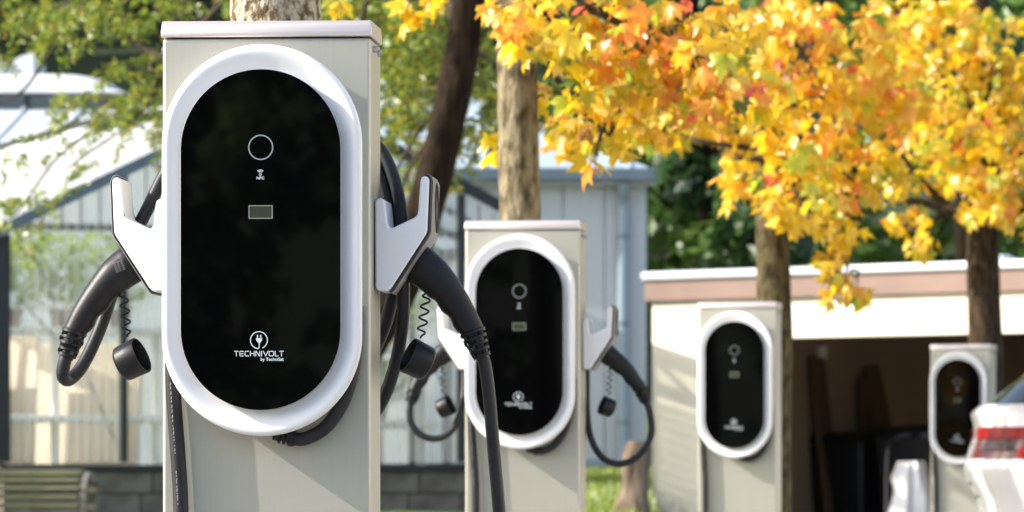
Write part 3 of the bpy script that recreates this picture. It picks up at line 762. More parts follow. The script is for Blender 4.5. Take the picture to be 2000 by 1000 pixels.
    for c_, wd in ch:
        W = wd * u * .86
        if c_ == 'T': st([(0, 1), (W, 1)]); st([(W / 2, .9), (W / 2, -.08)])
        if c_ == 'E': st([(W, 1), (.0012, 1), (.0003, .88), (.0003, .12), (.0012, 0), (W, 0)]); st([(.001, .5), (W * .95, .5)])
        if c_ == 'C': st([(W, 1), (.0014, 1), (.0003, .85), (.0003, .15), (.0014, 0), (W, 0)])
        if c_ == 'H': st([(.0004, 1.08), (.0004, -.08)]); st([(W - .0004, 1.08), (W - .0004, -.08)]); st([(.001, .5), (W - .001, .5)])
        if c_ == 'N': st([(.0004, -.08), (.0004, 1), (.0012, 1), (W - .0012, 0), (W - .0004, 0), (W - .0004, 1.08)])
        if c_ == 'I': st([(W / 2, 1.08), (W / 2, -.08)])
        if c_ == 'V': st([(0, 1.08), (W / 2, 0), (W, 1.08)])
        if c_ == 'O': st([(.0012, 1), (W - .0012, 1), (W - .0002, .85), (W - .0002, .15), (W - .0012, 0), (.0012, 0), (.0002, .15), (.0002, .85), (.0012, 1)])
        if c_ == 'L': st([(.0004, 1.08), (.0004, .1), (.0012, 0), (W, 0)])
        x += W + (2.1 if c_ not in 'LV' else 1.4) * u
    mb.build('brand_lettering', M['print'], g, smooth=0)
    inst('maker_lettering', text_mesh('by TechniSat', .0058, gx(553.5), gz(704.8), y, 'RIGHT', 1.0, .0001), g).data.materials.append(M['print'])
    # cable leaving the bottom of the wallbox, up behind it on the right and out again at lower left
    sc = 1497.0
    def L(px, py, yy): return Vector(((px - 521) / sc, yy, H + (HZ - py) / sc))
    mb = MB(); pts = spline([L(566, 856, -.022), L(600, 857, -.022), L(640, 835, -.022), L(672, 790, -.022), L(690, 740, -.020), L(698, 690, -.016), L(700, 600, -.015)], 8)
    mb.tube(pts, .0088, 12); mb.build('outlet_cable', M['cable'], root)
    mb = MB()
    gp = [L(580, 854, -.022), L(566, 856, -.022), L(552, 854, -.022), L(538, 848, -.022)]
    for i, (a, b, r) in enumerate(((0, .30, .0128), (.32, .36, .0085), (.40, .52, .0118), (.54, .6, .008), (.64, .74, .0112), (.76, .99, .008))):
        A_, B_ = gp[0].lerp(gp[3], a), gp[0].lerp(gp[3], b); mb.tube([A_, B_], r, 10)
    mb.build('cable_gland', M['rubber'], root)
    mb = MB(); mb.tube(spline([L(341, 640, -.012), L(340, 740, -.013), L(345, 820, -.0135), L(351, 900, -.0135), L(356, 1000, -.0135), L(356, 1200, -.0135), L(352, 1600, -.0135), L(350, 2050, -.0135)], 8) + [L(352, 2240, -.03)], .0100, 12)
    cb = mb.build('supply_cable', M['cable'], root)
    rnd = random.Random(4)          # faint print along the cable
    mb = MB(); py = 705.0
    while py < 990:
        l = rnd.uniform(2, 7); cxp = interp([(640, 341), (740, 340), (820, 345), (900, 351), (1000, 356)], py + l / 2) - 3.5
        a = L(cxp - .9, py + l, -.0240); b_ = L(cxp + .9, py, -.0240)
        if rnd.random() < .75: mb.quad((a.x, a.y, a.z), (b_.x, a.y, a.z), (b_.x + .0004, a.y, b_.z), (a.x + .0004, a.y, b_.z))
        py += l + rnd.uniform(1, 5)
    mb.build('cable_print', M['label'], cb, smooth=0)
    if full:
        hp = [(735, 400), (737, 393), (742, 390), (749, 390), (754, 393), (756, 400), (760, 438), (763, 446), (769, 448), (813, 427), (818, 422), (820, 410), (824, 356), (827, 349), (833, 346), (840, 349), (842, 356), (838, 453), (835, 461), (768, 564), (761, 570), (742, 569), (736, 565)]
        sc2 = 1486.0
        hx = lambda px: (px - 1000) / sc2 + .3155 + .0
        hz = lambda py: H + (HZ - py) / sc2
        for s in (-1, 1):
            poly = [(s * hx(a), hz(b)) for a, b in hp]
            if s < 0: poly.reverse()
            mb = MB(); mb.prism(poly, .045, .148)
            h = bevel(mb.build('holder', M['white'], root), .004, 3, .8)
            out = [(833, 345), (840, 348), (843.5, 356), (839.5, 454), (836, 462), (769, 565.5), (763, 571)]
            for nm, o0, o1, y0, y1, m in (('gasket', .3, 2.4, .047, .150, M['plate_dark']), ('holder_plate', 2.6, 5.0, .056, .158, M['plate'])):
                a = []; b = []
                for i, (px, py) in enumerate(out):
                    p = out[max(0, i - 1)]; q = out[min(len(out) - 1, i + 1)]
                    tx, ty = q[0] - p[0], q[1] - p[1]; l = math.hypot(tx, ty); nx, ny = ty / l, -tx / l
                    a.append((s * hx(px + nx * o0), hz(py + ny * o0))); b.append((s * hx(px + nx * o1), hz(py + ny * o1)))
                mb = MB(); pl = a + b[::-1]; mb.prism(pl, y0, y1); bevel(mb.build(nm, m, h), .001, 2, .6)
            mb = MB(); xx = s * hx(849.5)
            ring = [Vector((xx, .105 + .018 * math.cos(a), hz(405) + .032 * math.sin(a) * (1 if True else 1))) for a in (2 * PI * k / 24 for k in range(25))]
            mb.tube(ring, .0012, 6, cap=False); mb.build('plate_emblem', M['plate_dark'], h)
    return root

def place(root, px, d, th, dz, label):
    root.location = (((px - 1000) * d / F) + .05 * math.sin(th), d + .05, dz)
    root.rotation_euler = (0, 0, -th)
    tag(root, label, 'charging station', 'charging stations in a row')
st1 = make_station(True); place(st1, 511.5, 6.60, .068, 0, 'nearest and largest charging station with white oval wallbox on a steel column')
st2 = copy_tree(st1); place(st2, 1015.5, 12.02, .12, .004, 'second charging station from the camera, in front of the pale tree trunk and greenhouse')
st3 = make_station(False); place(st3, 1435.5, 17.65, .19, -.004, 'third charging station, before the cream garage pier')
st4 = copy_tree(st3); place(st4, 1871.5, 23.0, .29, -.02, 'farthest and smallest charging station, partly behind the white car')

# ------------------------------------------------------------------ charging plugs and their cables
def plug(d, hand, boot, cable, cap_c, cap_ax, cap_r, coil, cap_len, rs, label, cable_d=None, cable_r=None, mark=False):
    """hand: (px,py,width px) along the handle; boot: two ends; cable: (px,py,depth offset); all at distance d"""
    k = d / F
    root = empty('charging_plug', P(hand[0][0], hand[0][1], d)); o0 = root.location.copy()
    tag(root, label, 'charging plug', 'charging plugs hung in their holders')
    def Q(px, py, dd=0): return P(px, py, d + dd) - o0
    pts = spline([Q(a, b) for a, b, w in hand], 8)
    rr = []
    n = len(hand) - 1
    for i in range(len(pts)):
        t = i / 8; j = min(int(t), n - 1); u = t - j
        rr.append((hand[j][2] * (1 - u) + hand[j + 1][2] * u) / 2 * k)
    # finger grooves along the underside
    mb = MB(); L = []
    up = Vector((0, 1, 0))
    N = 24
    s = 0
    for i, p in enumerate(pts):
        t = (pts[min(i + 1, len(pts) - 1)] - pts[max(i - 1, 0)]).normalized()
        w = t.cross(up).normalized()
        if w.z > 0: w = -w           # points to the underside
        f = i / (len(pts) - 1)
        gr = .07 * math.sin((f - .35) * 2 * PI * 5.5) if .40 < f < .95 else 0
        L.append([p + (up * math.sin(a) * .86 + w * math.cos(a) * (1 + (gr if math.cos(a) > 0 else 0) * max(0, math.cos(a)))) * rr[i] for a in (2 * PI * q / N for q in range(N))])
    mb.loops(L, cap0=True, cap1=True); hd = mb.build('handle', M['rubber'], root, smooth=1.0)
    if mark:
        m2 = MB(); rnd = random.Random(6)
        for r in range(6):
            for c in range(3):
                a = Q(221 + r * 1.2 + c * 6.5, 515.5 + r * 3.4 - c * 2.6, -.0275); wv = rnd.uniform(3, 5.5) * k
                m2.quad((a.x, a.y, a.z), (a.x + wv, a.y, a.z + wv * .42), (a.x + wv, a.y, a.z + wv * .42 + .0007), (a.x, a.y, a.z + .0007))
        m2.build('type_label', M['label'], hd, smooth=0)
    # strain relief with stacked ribs
    (ax, ay, aw), (bx, by, bw) = boot
    mb = MB(); A_, B_ = Q(ax, ay), Q(bx, by)
    nr = 5
    mb.tube([A_.lerp(B_, -.05), A_.lerp(B_, 1.0)], [aw / 2 * k * .80, bw / 2 * k * .80], 18)
    for i in range(nr):
        t0 = i / nr; t1 = t0 + .62 / nr; w0 = aw + (bw - aw) * t0
        mb.tube([A_.lerp(B_, t0), A_.lerp(B_, t0 + .08 / nr), A_.lerp(B_, t1 - .08 / nr), A_.lerp(B_, t1)], [w0 / 2 * k * .93, w0 / 2 * k, w0 / 2 * k, w0 / 2 * k * .93], 18)
        for a in (0.6, 2.2, 3.8, 5.4):    # bridges between the ribs
            c0 = A_.lerp(B_, t0 + .5 / nr); dvec = (B_ - A_).normalized(); s1 = dvec.cross(Vector((0, 1, 0))).normalized()
            off = (s1 * math.cos(a + i) + Vector((0, 1, 0)) * math.sin(a + i)) * w0 / 2 * k * .9
            if i < nr - 1: mb.bar(c0 + off, A_.lerp(B_, t0 + 1.15 / nr) + off * .97, .005 * d / 6.7, .004 * d / 6.7)
    mb.build('strain_relief', M['rubber'], root)
    mb = MB(); mb.tube(spline([Q(*c) for c in cable], 10), cable_r, 12); mb.build('cable', M['cable'], root)
    # spiral tether and dust cap
    (c0x, c0y), (c1x, c1y) = coil
    mb = MB(); a0, a1 = Q(c0x, c0y), Q(c1x, c1y); N = 120; tp = []
    for i in range(N + 1):
        t = i / N; env = min(1, t * 8, (1 - t) * 8); an = t * 2 * PI * 4.3 + .6
        tp.append(a0.lerp(a1, t) + Vector((math.cos(an), math.sin(an), 0)) * .0058 * rs * env)
    mb.tube(tp, .0014 * rs, 6); mb.tube([a0 + Vector((0, 0, .004 * rs)), a0 - Vector((0, 0, .003 * rs))], .0035 * rs, 8); mb.build('tether', M['rubber'], root)
    mb = MB(); c = Q(*cap_c); ax_ = Vector(cap_ax).normalized()
    r = cap_r * k; ln = cap_len * k
    e0 = c - ax_ * ln / 2; e1 = c + ax_ * ln / 2
    u_ = ax_.cross(Vector((0, 1, 0))).normalized(); w_ = ax_.cross(u_)
    mb.loops([[p + (u_ * math.cos(q) + w_ * math.sin(q)) * rad for q in (2 * PI * i / 36 for i in range(36))] for p, rad in
              ((e0, r * .82), (e0 + ax_ * .002, r * .92), (e0 + ax_ * .005, r * .96), (e1 - ax_ * .001, r), (e1, r * .985), (e1, r * .93), (e1 - ax_ * .001, r * .915), (e0 + ax_ * .006, r * .86))], cap0=True, cap1=True)
    mb.build('dust_cap', M['rubber'], root, smooth=0.7)
    return root

D1 = 6.60 + .05 + .10 - .0
plug(D1, [(806, 508, 74), (822, 519, 78), (848, 541, 73), (876, 573, 63), (900, 608, 54), (918, 640, 50), (924, 651, 48)],
     ((922, 646, 52), (944, 702, 32)),
     [(938, 688), (947, 712), (955, 770), (962, 850), (968, 920), (975, 1000), (984, 1150), (990, 1500), (992, 2000, .05), (1010, 2245, .12), (1150, 2262, .3), (1500, 2262, .5)],
     (817, 703), (-.85, -.27, .42), 36, ((834, 568), (822, 660)), 46, 1.0,
     'right hand black charging plug on the nearest station, cable hanging straight down', cable_r=.0086)
plug(D1, [(268, 508, 74), (252, 519, 77), (226, 539, 72), (198, 570, 62), (171, 606, 54), (151, 640, 48), (146, 650, 46)],
     ((146, 645, 50), (129, 701, 34)),
     [(131, 690), (125, 712, 0), (123, 735, .005), (136, 741, .02), (162, 712, .035), (196, 640, .05), (228, 545, .06), (252, 480, .065), (287, 410, .07), (322, 340, .075), (352, 300, .08), (420, 280, .09)],
     (256, 703), (.85, -.27, .40), 37, ((240, 568), (249, 657)), 48, 1.0,
     'left hand black charging plug on the nearest station, its cable looping back up', cable_r=.0088, mark=True)
D2 = 12.02 + .05 + .10
plug(D2, [(1160, 672, 40), (1170, 680, 43), (1186, 692, 40), (1204, 706, 36), (1224, 724, 32), (1242, 748, 28), (1250, 758, 27)],
     ((1250, 757, 28), (1263, 788, 18)),
     [(1260, 782), (1268, 800, 0), (1273, 840, 0), (1262, 872, 0), (1238, 897, 0), (1206, 906, .0), (1176, 893, .0), (1155, 858, .01), (1147, 810, .03), (1146, 740, .05), (1146, 660, .06)],
     (1186, 795), (-.85, -.27, .35), 19, ((1192, 720), (1189, 772)), 24, 1.0,
     'right hand black charging plug on the second station, cable hanging in a loop', cable_r=.0082)
plug(D2, [(891, 672, 40), (882, 679, 42), (866, 691, 40), (848, 706, 35), (830, 726, 30), (815, 752, 26), (810, 762, 25)],
     ((811, 760, 27), (801, 790, 18)),
     [(803, 784), (800, 802, 0), (803, 826, 0), (820, 848, 0), (850, 857, 0), (878, 845, .0), (896, 815, .01), (906, 770, .04), (908, 700, .06), (908, 640, .07)],
     (869, 795), (.83, -.33, .40), 20, ((864, 720), (867, 774)), 26, 1.0,
     'left hand black charging plug on the second station, cable hanging in a loop', cable_r=.0082)

def coil():
    d = D1 + .0; mb = MB()
    o = P(787, 470, d)
    def Q(px, py, dd): return P(px, py, d + dd) - o
    pts = spline([Q(640, 250, .13), Q(700, 262, .11), Q(742, 292, .085), Q(768, 345, .05), Q(783, 410, .02), Q(786, 470, .0), Q(788, 560, .01), Q(786, 630, .02), Q(772, 712, .05), Q(742, 790, .08), Q(690, 850, .11), Q(620, 840, .13),
                  Q(590, 600, .14), Q(620, 360, .13), Q(690, 290, .11), Q(735, 325, .075), Q(758, 390, .045), Q(768, 450, .03), Q(772, 540, .03), Q(764, 590, .045), Q(746, 650, .07), Q(700, 740, .10), Q(640, 800, .13)], 8)
    mb.tube(pts, .0088, 12)
    ob = mb.build('coiled_cable', M['cable']); ob.location = o
    tag(ob, 'coil of black charging cable hung on the right holder of the nearest station', 'cable')
coil()
# ------------------------------------------------------------------ trees
def maple_leaf_mesh(var):
    rnd = random.Random(var)
    half = [(90, 1.0), (80, .70), (69, .66), (62, .50), (47, .66), (38, .94), (28, .70), (16, .64), (4, .48), (-10, .60), (-25, .68), (-48, .44)]
    pol = half + [(-90, .16)] + [(180 - a, r) for a, r in reversed(half[1:])]
    v = [(0, .0, 0)]
    for a, r in pol:
        r *= rnd.uniform(.92, 1.08); x = r * math.cos(math.radians(a)); y = r * math.sin(math.radians(a))
        v.append((x * .5, y * .5, -(.10 + .10 * var) * abs(x) - (.14 + .08 * (var % 2)) * max(0, y) ** 2 + .07 * math.sin(4 * x + 2 * y + var) ))
    n = len(pol)
    f = [(0, i + 1, (i + 1) % n + 1) for i in range(n)]
    return v, f
LEAF = [maple_leaf_mesh(i) for i in range(4)]
LEAFME = []
for v, f in LEAF:
    me = bpy.data.meshes.new('leaf'); me.from_pydata(v, [], f); me.materials.append(M['leaf']); me.shade_smooth(); LEAFME.append(me)

PAL = {'y': (.86, .60, .018), 'a': (.85, .48, .014), 'o': (.94, .38, .035), 'r': (.86, .17, .10), 'l': (.52, .52, .035), 'g': (.16, .27, .035), 'b': (.32, .17, .04), 'p': (.85, .58, .08)}
WARM = [(P(1420, 130, 13.1), .16, 22, 7), (P(1260, 80, 13.1), .13, 14, .8), (P(1890, 300, 24.0), .16, 3, 4), (P(1720, 150, 18.8), .3, 4, .8), (P(1560, 10, 18.6), .16, 8, 7), (P(1680, 60, 18.6), .2, 5, 2)]
def maple_colour(p, rnd, bias=0.0):
    n = noise.noise(p * 1.5 + Vector((7.7, 2.3, 5.2))); n2 = noise.noise(p * 3.1 + Vector((9, 4, 2)))
    w = {'y': 7.5, 'a': 1.8, 'p': 2.0, 'o': .35 + max(0, n - .1) * 7 + bias, 'r': .04 + max(0, n - .25) * 4, 'l': 1.1 + max(0, n2) * 9, 'g': .25 + max(0, n2 - .1) * 2, 'b': .12}
    for c, rad, ko, kr in WARM:
        e = math.exp(-((p - c).length / rad) ** 2); w['o'] += ko * e; w['r'] += kr * e
    t = rnd.uniform(0, sum(w.values()))
    for k, x in w.items():
        t -= x
        if t <= 0: break
    g = rnd.uniform(.85, 1.12)
    c = PAL[k]
    return (min(.95, c[0] * g), min(.9, c[1] * g * rnd.uniform(.92, 1.08)), c[2] * g, 1)

def leaf_matrix(p, size, rnd, out):
    # blade roughly facing outwards and up, tip hanging down
    nrm = (out * .75 + Vector((rnd.gauss(0, .5), rnd.gauss(0, .5), rnd.gauss(.35, .5)))).normalized()
    tip = Vector((rnd.gauss(0, .45), rnd.gauss(0, .45), -1))
    tip = (tip - nrm * tip.dot(nrm)).normalized()
    x = tip.cross(nrm)
    return Matrix(((x.x * size, tip.x * size, nrm.x * size, p.x), (x.y * size, tip.y * size, nrm.y * size, p.y), (x.z * size, tip.z * size, nrm.z * size, p.z), (0, 0, 0, 1)))

def limb(mb, pts, r0, r1, n=10, rough=.0, mi=0):
    sp = spline(pts, 8); m = len(sp)
    rr = [r0 + (r1 - r0) * (i / (m - 1)) for i in range(m)]
    if rough:
        L = []
        for p, r in zip(sp, rr):
            L.append([p + Vector((math.cos(a), math.sin(a), 0)) * r * (1 + rough * noise.noise(Vector((math.cos(a) * 1.5, math.sin(a) * 1.5, p.z * 3))) + rough * .6 * noise.noise(Vector((math.cos(a) * 5, math.sin(a) * 5, p.z * 6)))) for a in (2 * PI * k / 24 for k in range(24))])
        mb.loops(L, cap0=True, cap1=True, mi=mi)
    else: mb.tube(sp, rr, n, mi=mi)
    return sp

def maple(px, d, wpx, bark, label, blobs, fork_py, limbs, extra, leaf_size, seed, upper=None, kn=2.6, tags=None):
    rnd = random.Random(seed)
    k = d / F
    r = wpx * k / 2
    base = P(px, 917, d); gz0 = ground(base.x, d)
    root = empty('maple_tree', (base.x, d, gz0)); o0 = root.location.copy()
    tag(root, label, 'tree', 'maple trees behind the charging stations')
    loc = lambda v: v - o0
    fork = P(px, fork_py, d)
    mb = MB()
    zt = max(fork.z, 1.0)
    tr = limb(mb, [loc(Vector((base.x, d, gz0 - .15))), loc(Vector((base.x, d, gz0 + .25))), loc(Vector((base.x + .01, d, (gz0 + fork.z) / 2 + .1))), loc(fork)], r * 1.22, r * .98, rough=.10)
    topz = fork.z + 1.9
    limb(mb, [loc(fork), loc(fork + Vector((.03, .02, .5))), loc(fork + Vector((-.02, .05, 1.2))), loc(Vector((fork.x + .05, d + .03, topz)))], r * .98, r * .35, rough=.08)
    trunk = mb.build('trunk', bark, root, smooth=1.2)
    # limbs reaching into the crown
    mb = MB()
    ends = []
    for L in limbs:
        pts = [P(a, b, d + c) for a, b, c in L[1:]]
        sp = limb(mb, [loc(p) for p in pts], L[0] * k / 2, max(.0022, L[0] * k / 7), 8)
        ends += [p + o0 for p in sp]
    # blobs -> leaves
    leaves = []
    for (bx, by, rx, ry, bd, rd) in blobs:
        c = P(bx, by, d + bd); R = Vector((rx * k, rd, ry * k))
        npx = rx * ry * PI; lp = leaf_size / k
        cnt = max(4, int(npx / (lp * lp * .42) * kn))
        # a twig from the nearest limb point
        if ends:
            q = min(ends, key=lambda e: (e - c).length)
            mid = (q + c) / 2 + Vector((rnd.uniform(-.04, .04), rnd.uniform(-.05, .05), .05))
            limb(mb, [loc(q), loc(mid), loc(c + Vector((0, 0, -R.z * .5)))], .0045, .0018, 6)
            for _ in range(3):
                e = c + Vector((rnd.uniform(-1, 1) * R.x, rnd.uniform(-1, 1) * R.y, rnd.uniform(-1, .6) * R.z))
                limb(mb, [loc(mid), loc((mid + e) / 2 + Vector((0, 0, .03))), loc(e)], .003, .0012, 5)
        for _ in range(cnt):
            while True:
                u = Vector((rnd.uniform(-1, 1), rnd.uniform(-1, 1), rnd.uniform(-1, 1)))
                if u.length < 1: break
            p = Vector((c.x + u.x * R.x, c.y + u.y * R.y, c.z + u.z * R.z))
            out = Vector((u.x * .6 - .15, -abs(u.y) * .5 - .35, u.z * .4 + .25))
            leaves.append((p, leaf_size * rnd.choice((rnd.uniform(.5, .8), rnd.uniform(.75, 1.05), rnd.uniform(.9, 1.2))), out, True))
    mb.build('branch', M['twig'], root)
    inframe = []
    rest = []
    for l in leaves:
        p = l[0]; sx = 1000 + p.x / p.y * F; sy = HZ - (p.z - H) / p.y * F
        ok = -40 < sx < 2040 and -40 < sy < 1000
        (inframe if ok else rest).append(l)
    inframe.sort(key=lambda l: l[0].y - l[1] * 2)
    for p, s, out, _ in inframe[:300]:
        o = inst('leaf', LEAFME[rnd.randrange(4)], root)
        o.matrix_local = leaf_matrix(p - o0, s, rnd, out)
        o.color = maple_colour(p, rnd)
    rest += inframe[300:]
    # the rest of the crown, above the picture
    if upper:
        cx, cy, cz, R1, R2, n = upper
        for _ in range(n):
            while True:
                u = Vector((rnd.uniform(-1, 1), rnd.uniform(-1, 1), rnd.uniform(-1, 1)))
                if .25 < u.length < 1: break
            p = Vector((cx + u.x * R1, cy + u.y * R1, cz + u.z * R2))
            sy = HZ - (p.z - H) / p.y * F
            if sy > -25: continue
            rest.append((p, leaf_size * rnd.uniform(.8, 1.2), u + Vector((0, 0, .3)), False))
    mb = MB(); mb.c = []
    for p, s, out, _ in rest:
        Mx = leaf_matrix(p - o0, s, rnd, out); v, f = LEAF[rnd.randrange(4)]
        b = len(mb.v); mb.v += [tuple(Mx @ Vector(q)) for q in v]; mb.f += [tuple(b + i for i in t) for t in f]; mb.m += [0] * len(f)
        mb.c += [maple_colour(p, rnd)] * len(v)
    if mb.v:
        o = mb.build('crown', M['leaf_mass'], root, fix=False, smooth=3.0); o['kind'] = 'stuff'
    return root

maple(531, 8.0, 180, M['bark_pale'], 'pale mottled tree trunk rising just behind the nearest charging station',
      [], -260, [], None, .11, 1, upper=(-.1, 8.3, 3.6, 1.2, 1.3, 700))
maple(1009, 13.4, 80, M['bark'], 'slim maple with orange and yellow leaves behind the second charging station',
      [(1065, 60, 95, 75, -.5, .3), (1020, 15, 80, 45, -.4, .25), (1140, 120, 70, 90, -.3, .3), (1215, 55, 105, 85, -.2, .35), (1240, 150, 95, 80, -.1, .35), (1120, 235, 55, 40, .05, .2), (1175, 270, 75, 40, .2, .2), (1320, 80, 85, 85, -.2, .3),
       (1380, 150, 90, 70, -.3, .3), (1450, 190, 70, 50, -.3, .25), (1330, 200, 75, 60, .1, .25), (1420, 55, 80, 70, .0, .3), (962, 285, 16, 28, .1, .08), (1150, 320, 16, 18, .1, .06), (655, 8, 26, 20, .2, .12), (785, 28, 40, 36, .1, .15), (835, 0, 12, 14, .1, .08), (965, 5, 30, 25, -.1, .15), (1260, 245, 50, 32, .2, .2), (1060, 175, 22, 40, .2, .12)],
      -40, [(26, 1009, -30, 0, 0)[:1] + ((1009, -30, 0), (1080, -20, -.1), (1180, 30, -.2), (1290, 90, -.2), (1400, 160, -.25)), (16, (1009, 60, .02), (1060, 120, .1), (1130, 210, .15), (1190, 265, .2)), (14, (1009, -40, 0), (930, -40, .1), (800, 0, .15), (680, -10, .2))],
      None, .100, 2, upper=(.15, 13.4, 3.35, 1.25, 1.1, 800), kn=4.9)
maple(1506, 19.0, 66, M['bark_olive'], 'maple with low yellow and orange leaves behind the third charging station',
      [(1506, 60, 60, 60, -.6, .3), (1500, 170, 60, 70, -.6, .25), (1515, 270, 40, 40, -.55, .15), (1545, 60, 110, 80, -.4, .5), (1640, 110, 110, 100, -.3, .5), (1600, 220, 100, 80, -.3, .4), (1700, 230, 90, 90, -.1, .4), (1560, 320, 80, 60, -.4, .3), (1650, 330, 80, 60, -.1, .35), (1570, 400, 85, 60, -.4, .25), (1640, 440, 45, 60, -.2, .2), (1430, 335, 48, 40, -.2, .2), (1455, 375, 50, 35, -.3, .2), (1505, 400, 40, 45, -.5, .15),
       (1630, 520, 42, 30, -.1, .15), (1615, 575, 20, 30, -.1, .1), (1668, 572, 36, 34, -.1, .12), (1720, 350, 60, 50, 0, .3), (1360, 240, 90, 40, .3, .3), (1290, 210, 80, 60, .5, .3), (1440, 260, 70, 50, .2, .3), (1740, 140, 100, 110, .0, .5), (1480, 120, 80, 80, .3, .4), (1210, 190, 80, 70, .6, .3), (1100, 260, 70, 45, .6, .25), (1280, 270, 60, 25, .5, .2)],
      250, [(40, (1506, 255, 0), (1535, 215, -.02), (1560, 170, -.05), (1600, 60, -.1), (1640, -60, -.1)), (16, (1506, 290, 0), (1430, 285, .1), (1350, 270, .2), (1280, 230, .3)), (14, (1506, 300, 0), (1560, 300, -.15), (1640, 320, -.1), (1680, 420, -.1), (1650, 540, -.1)), (12, (1600, 60, -.15), (1560, 110, -.3), (1580, 160, -.35), (1625, 190, -.4)), (12, (1430, 40, -.55), (1500, 38, -.55), (1560, 90, -.55), (1615, 185, -.55)), (12, (1480, 310, -.05), (1440, 330, -.2), (1470, 390, -.3), (1520, 420, -.4))],
      None, .118, 3, upper=(1.0, 19, 4.2, 1.6, 1.3, 900), kn=4.6)
maple(1920, 24.3, 66, M['bark_mid'], 'dark trunked maple with yellow leaves behind the farthest charging station',
      [(1850, 60, 100, 80, -.3, .5), (1950, 120, 90, 100, -.2, .5), (1830, 190, 90, 80, -.2, .5), (1930, 260, 90, 70, -.3, .5), (1840, 290, 80, 60, -.2, .4), (1990, 330, 60, 80, -.2, .4), (1915, 370, 70, 48, -.5, .3), (1940, 425, 36, 34, -.5, .2), (1890, 420, 20, 30, -.4, .15), (1775, 430, 52, 30, -.2, .2), (1800, 480, 40, 24, -.2, .2), (1760, 340, 60, 50, -.1, .3), (2040, 200, 80, 120, 0, .5), (1760, 60, 90, 80, .2, .5), (2050, 420, 60, 60, 0, .4), (1870, 350, 50, 40, 0, .3), (1975, 415, 22, 30, -.3, .15)],
      455, [(34, (1915, 450, 0), (1870, 420, -.1), (1830, 385, -.15), (1800, 355, -.2), (1760, 300, -.25)), (20, (1870, 415, -.1), (1800, 395, -.1), (1730, 392, -.1), (1690, 385, -.1)), (36, (1925, 450, 0), (1965, 425, 0), (2000, 400, .05), (2040, 330, .1)), (24, (1920, 440, 0), (1925, 360, -.05), (1900, 250, -.1), (1880, 100, -.1)), (10, (1860, 415, -.1), (1820, 430, -.2), (1780, 430, -.2), (1760, 450, -.2))],
      None, .122, 4, upper=(2.5, 24.3, 4.9, 1.9, 1.4, 900), kn=4.6)

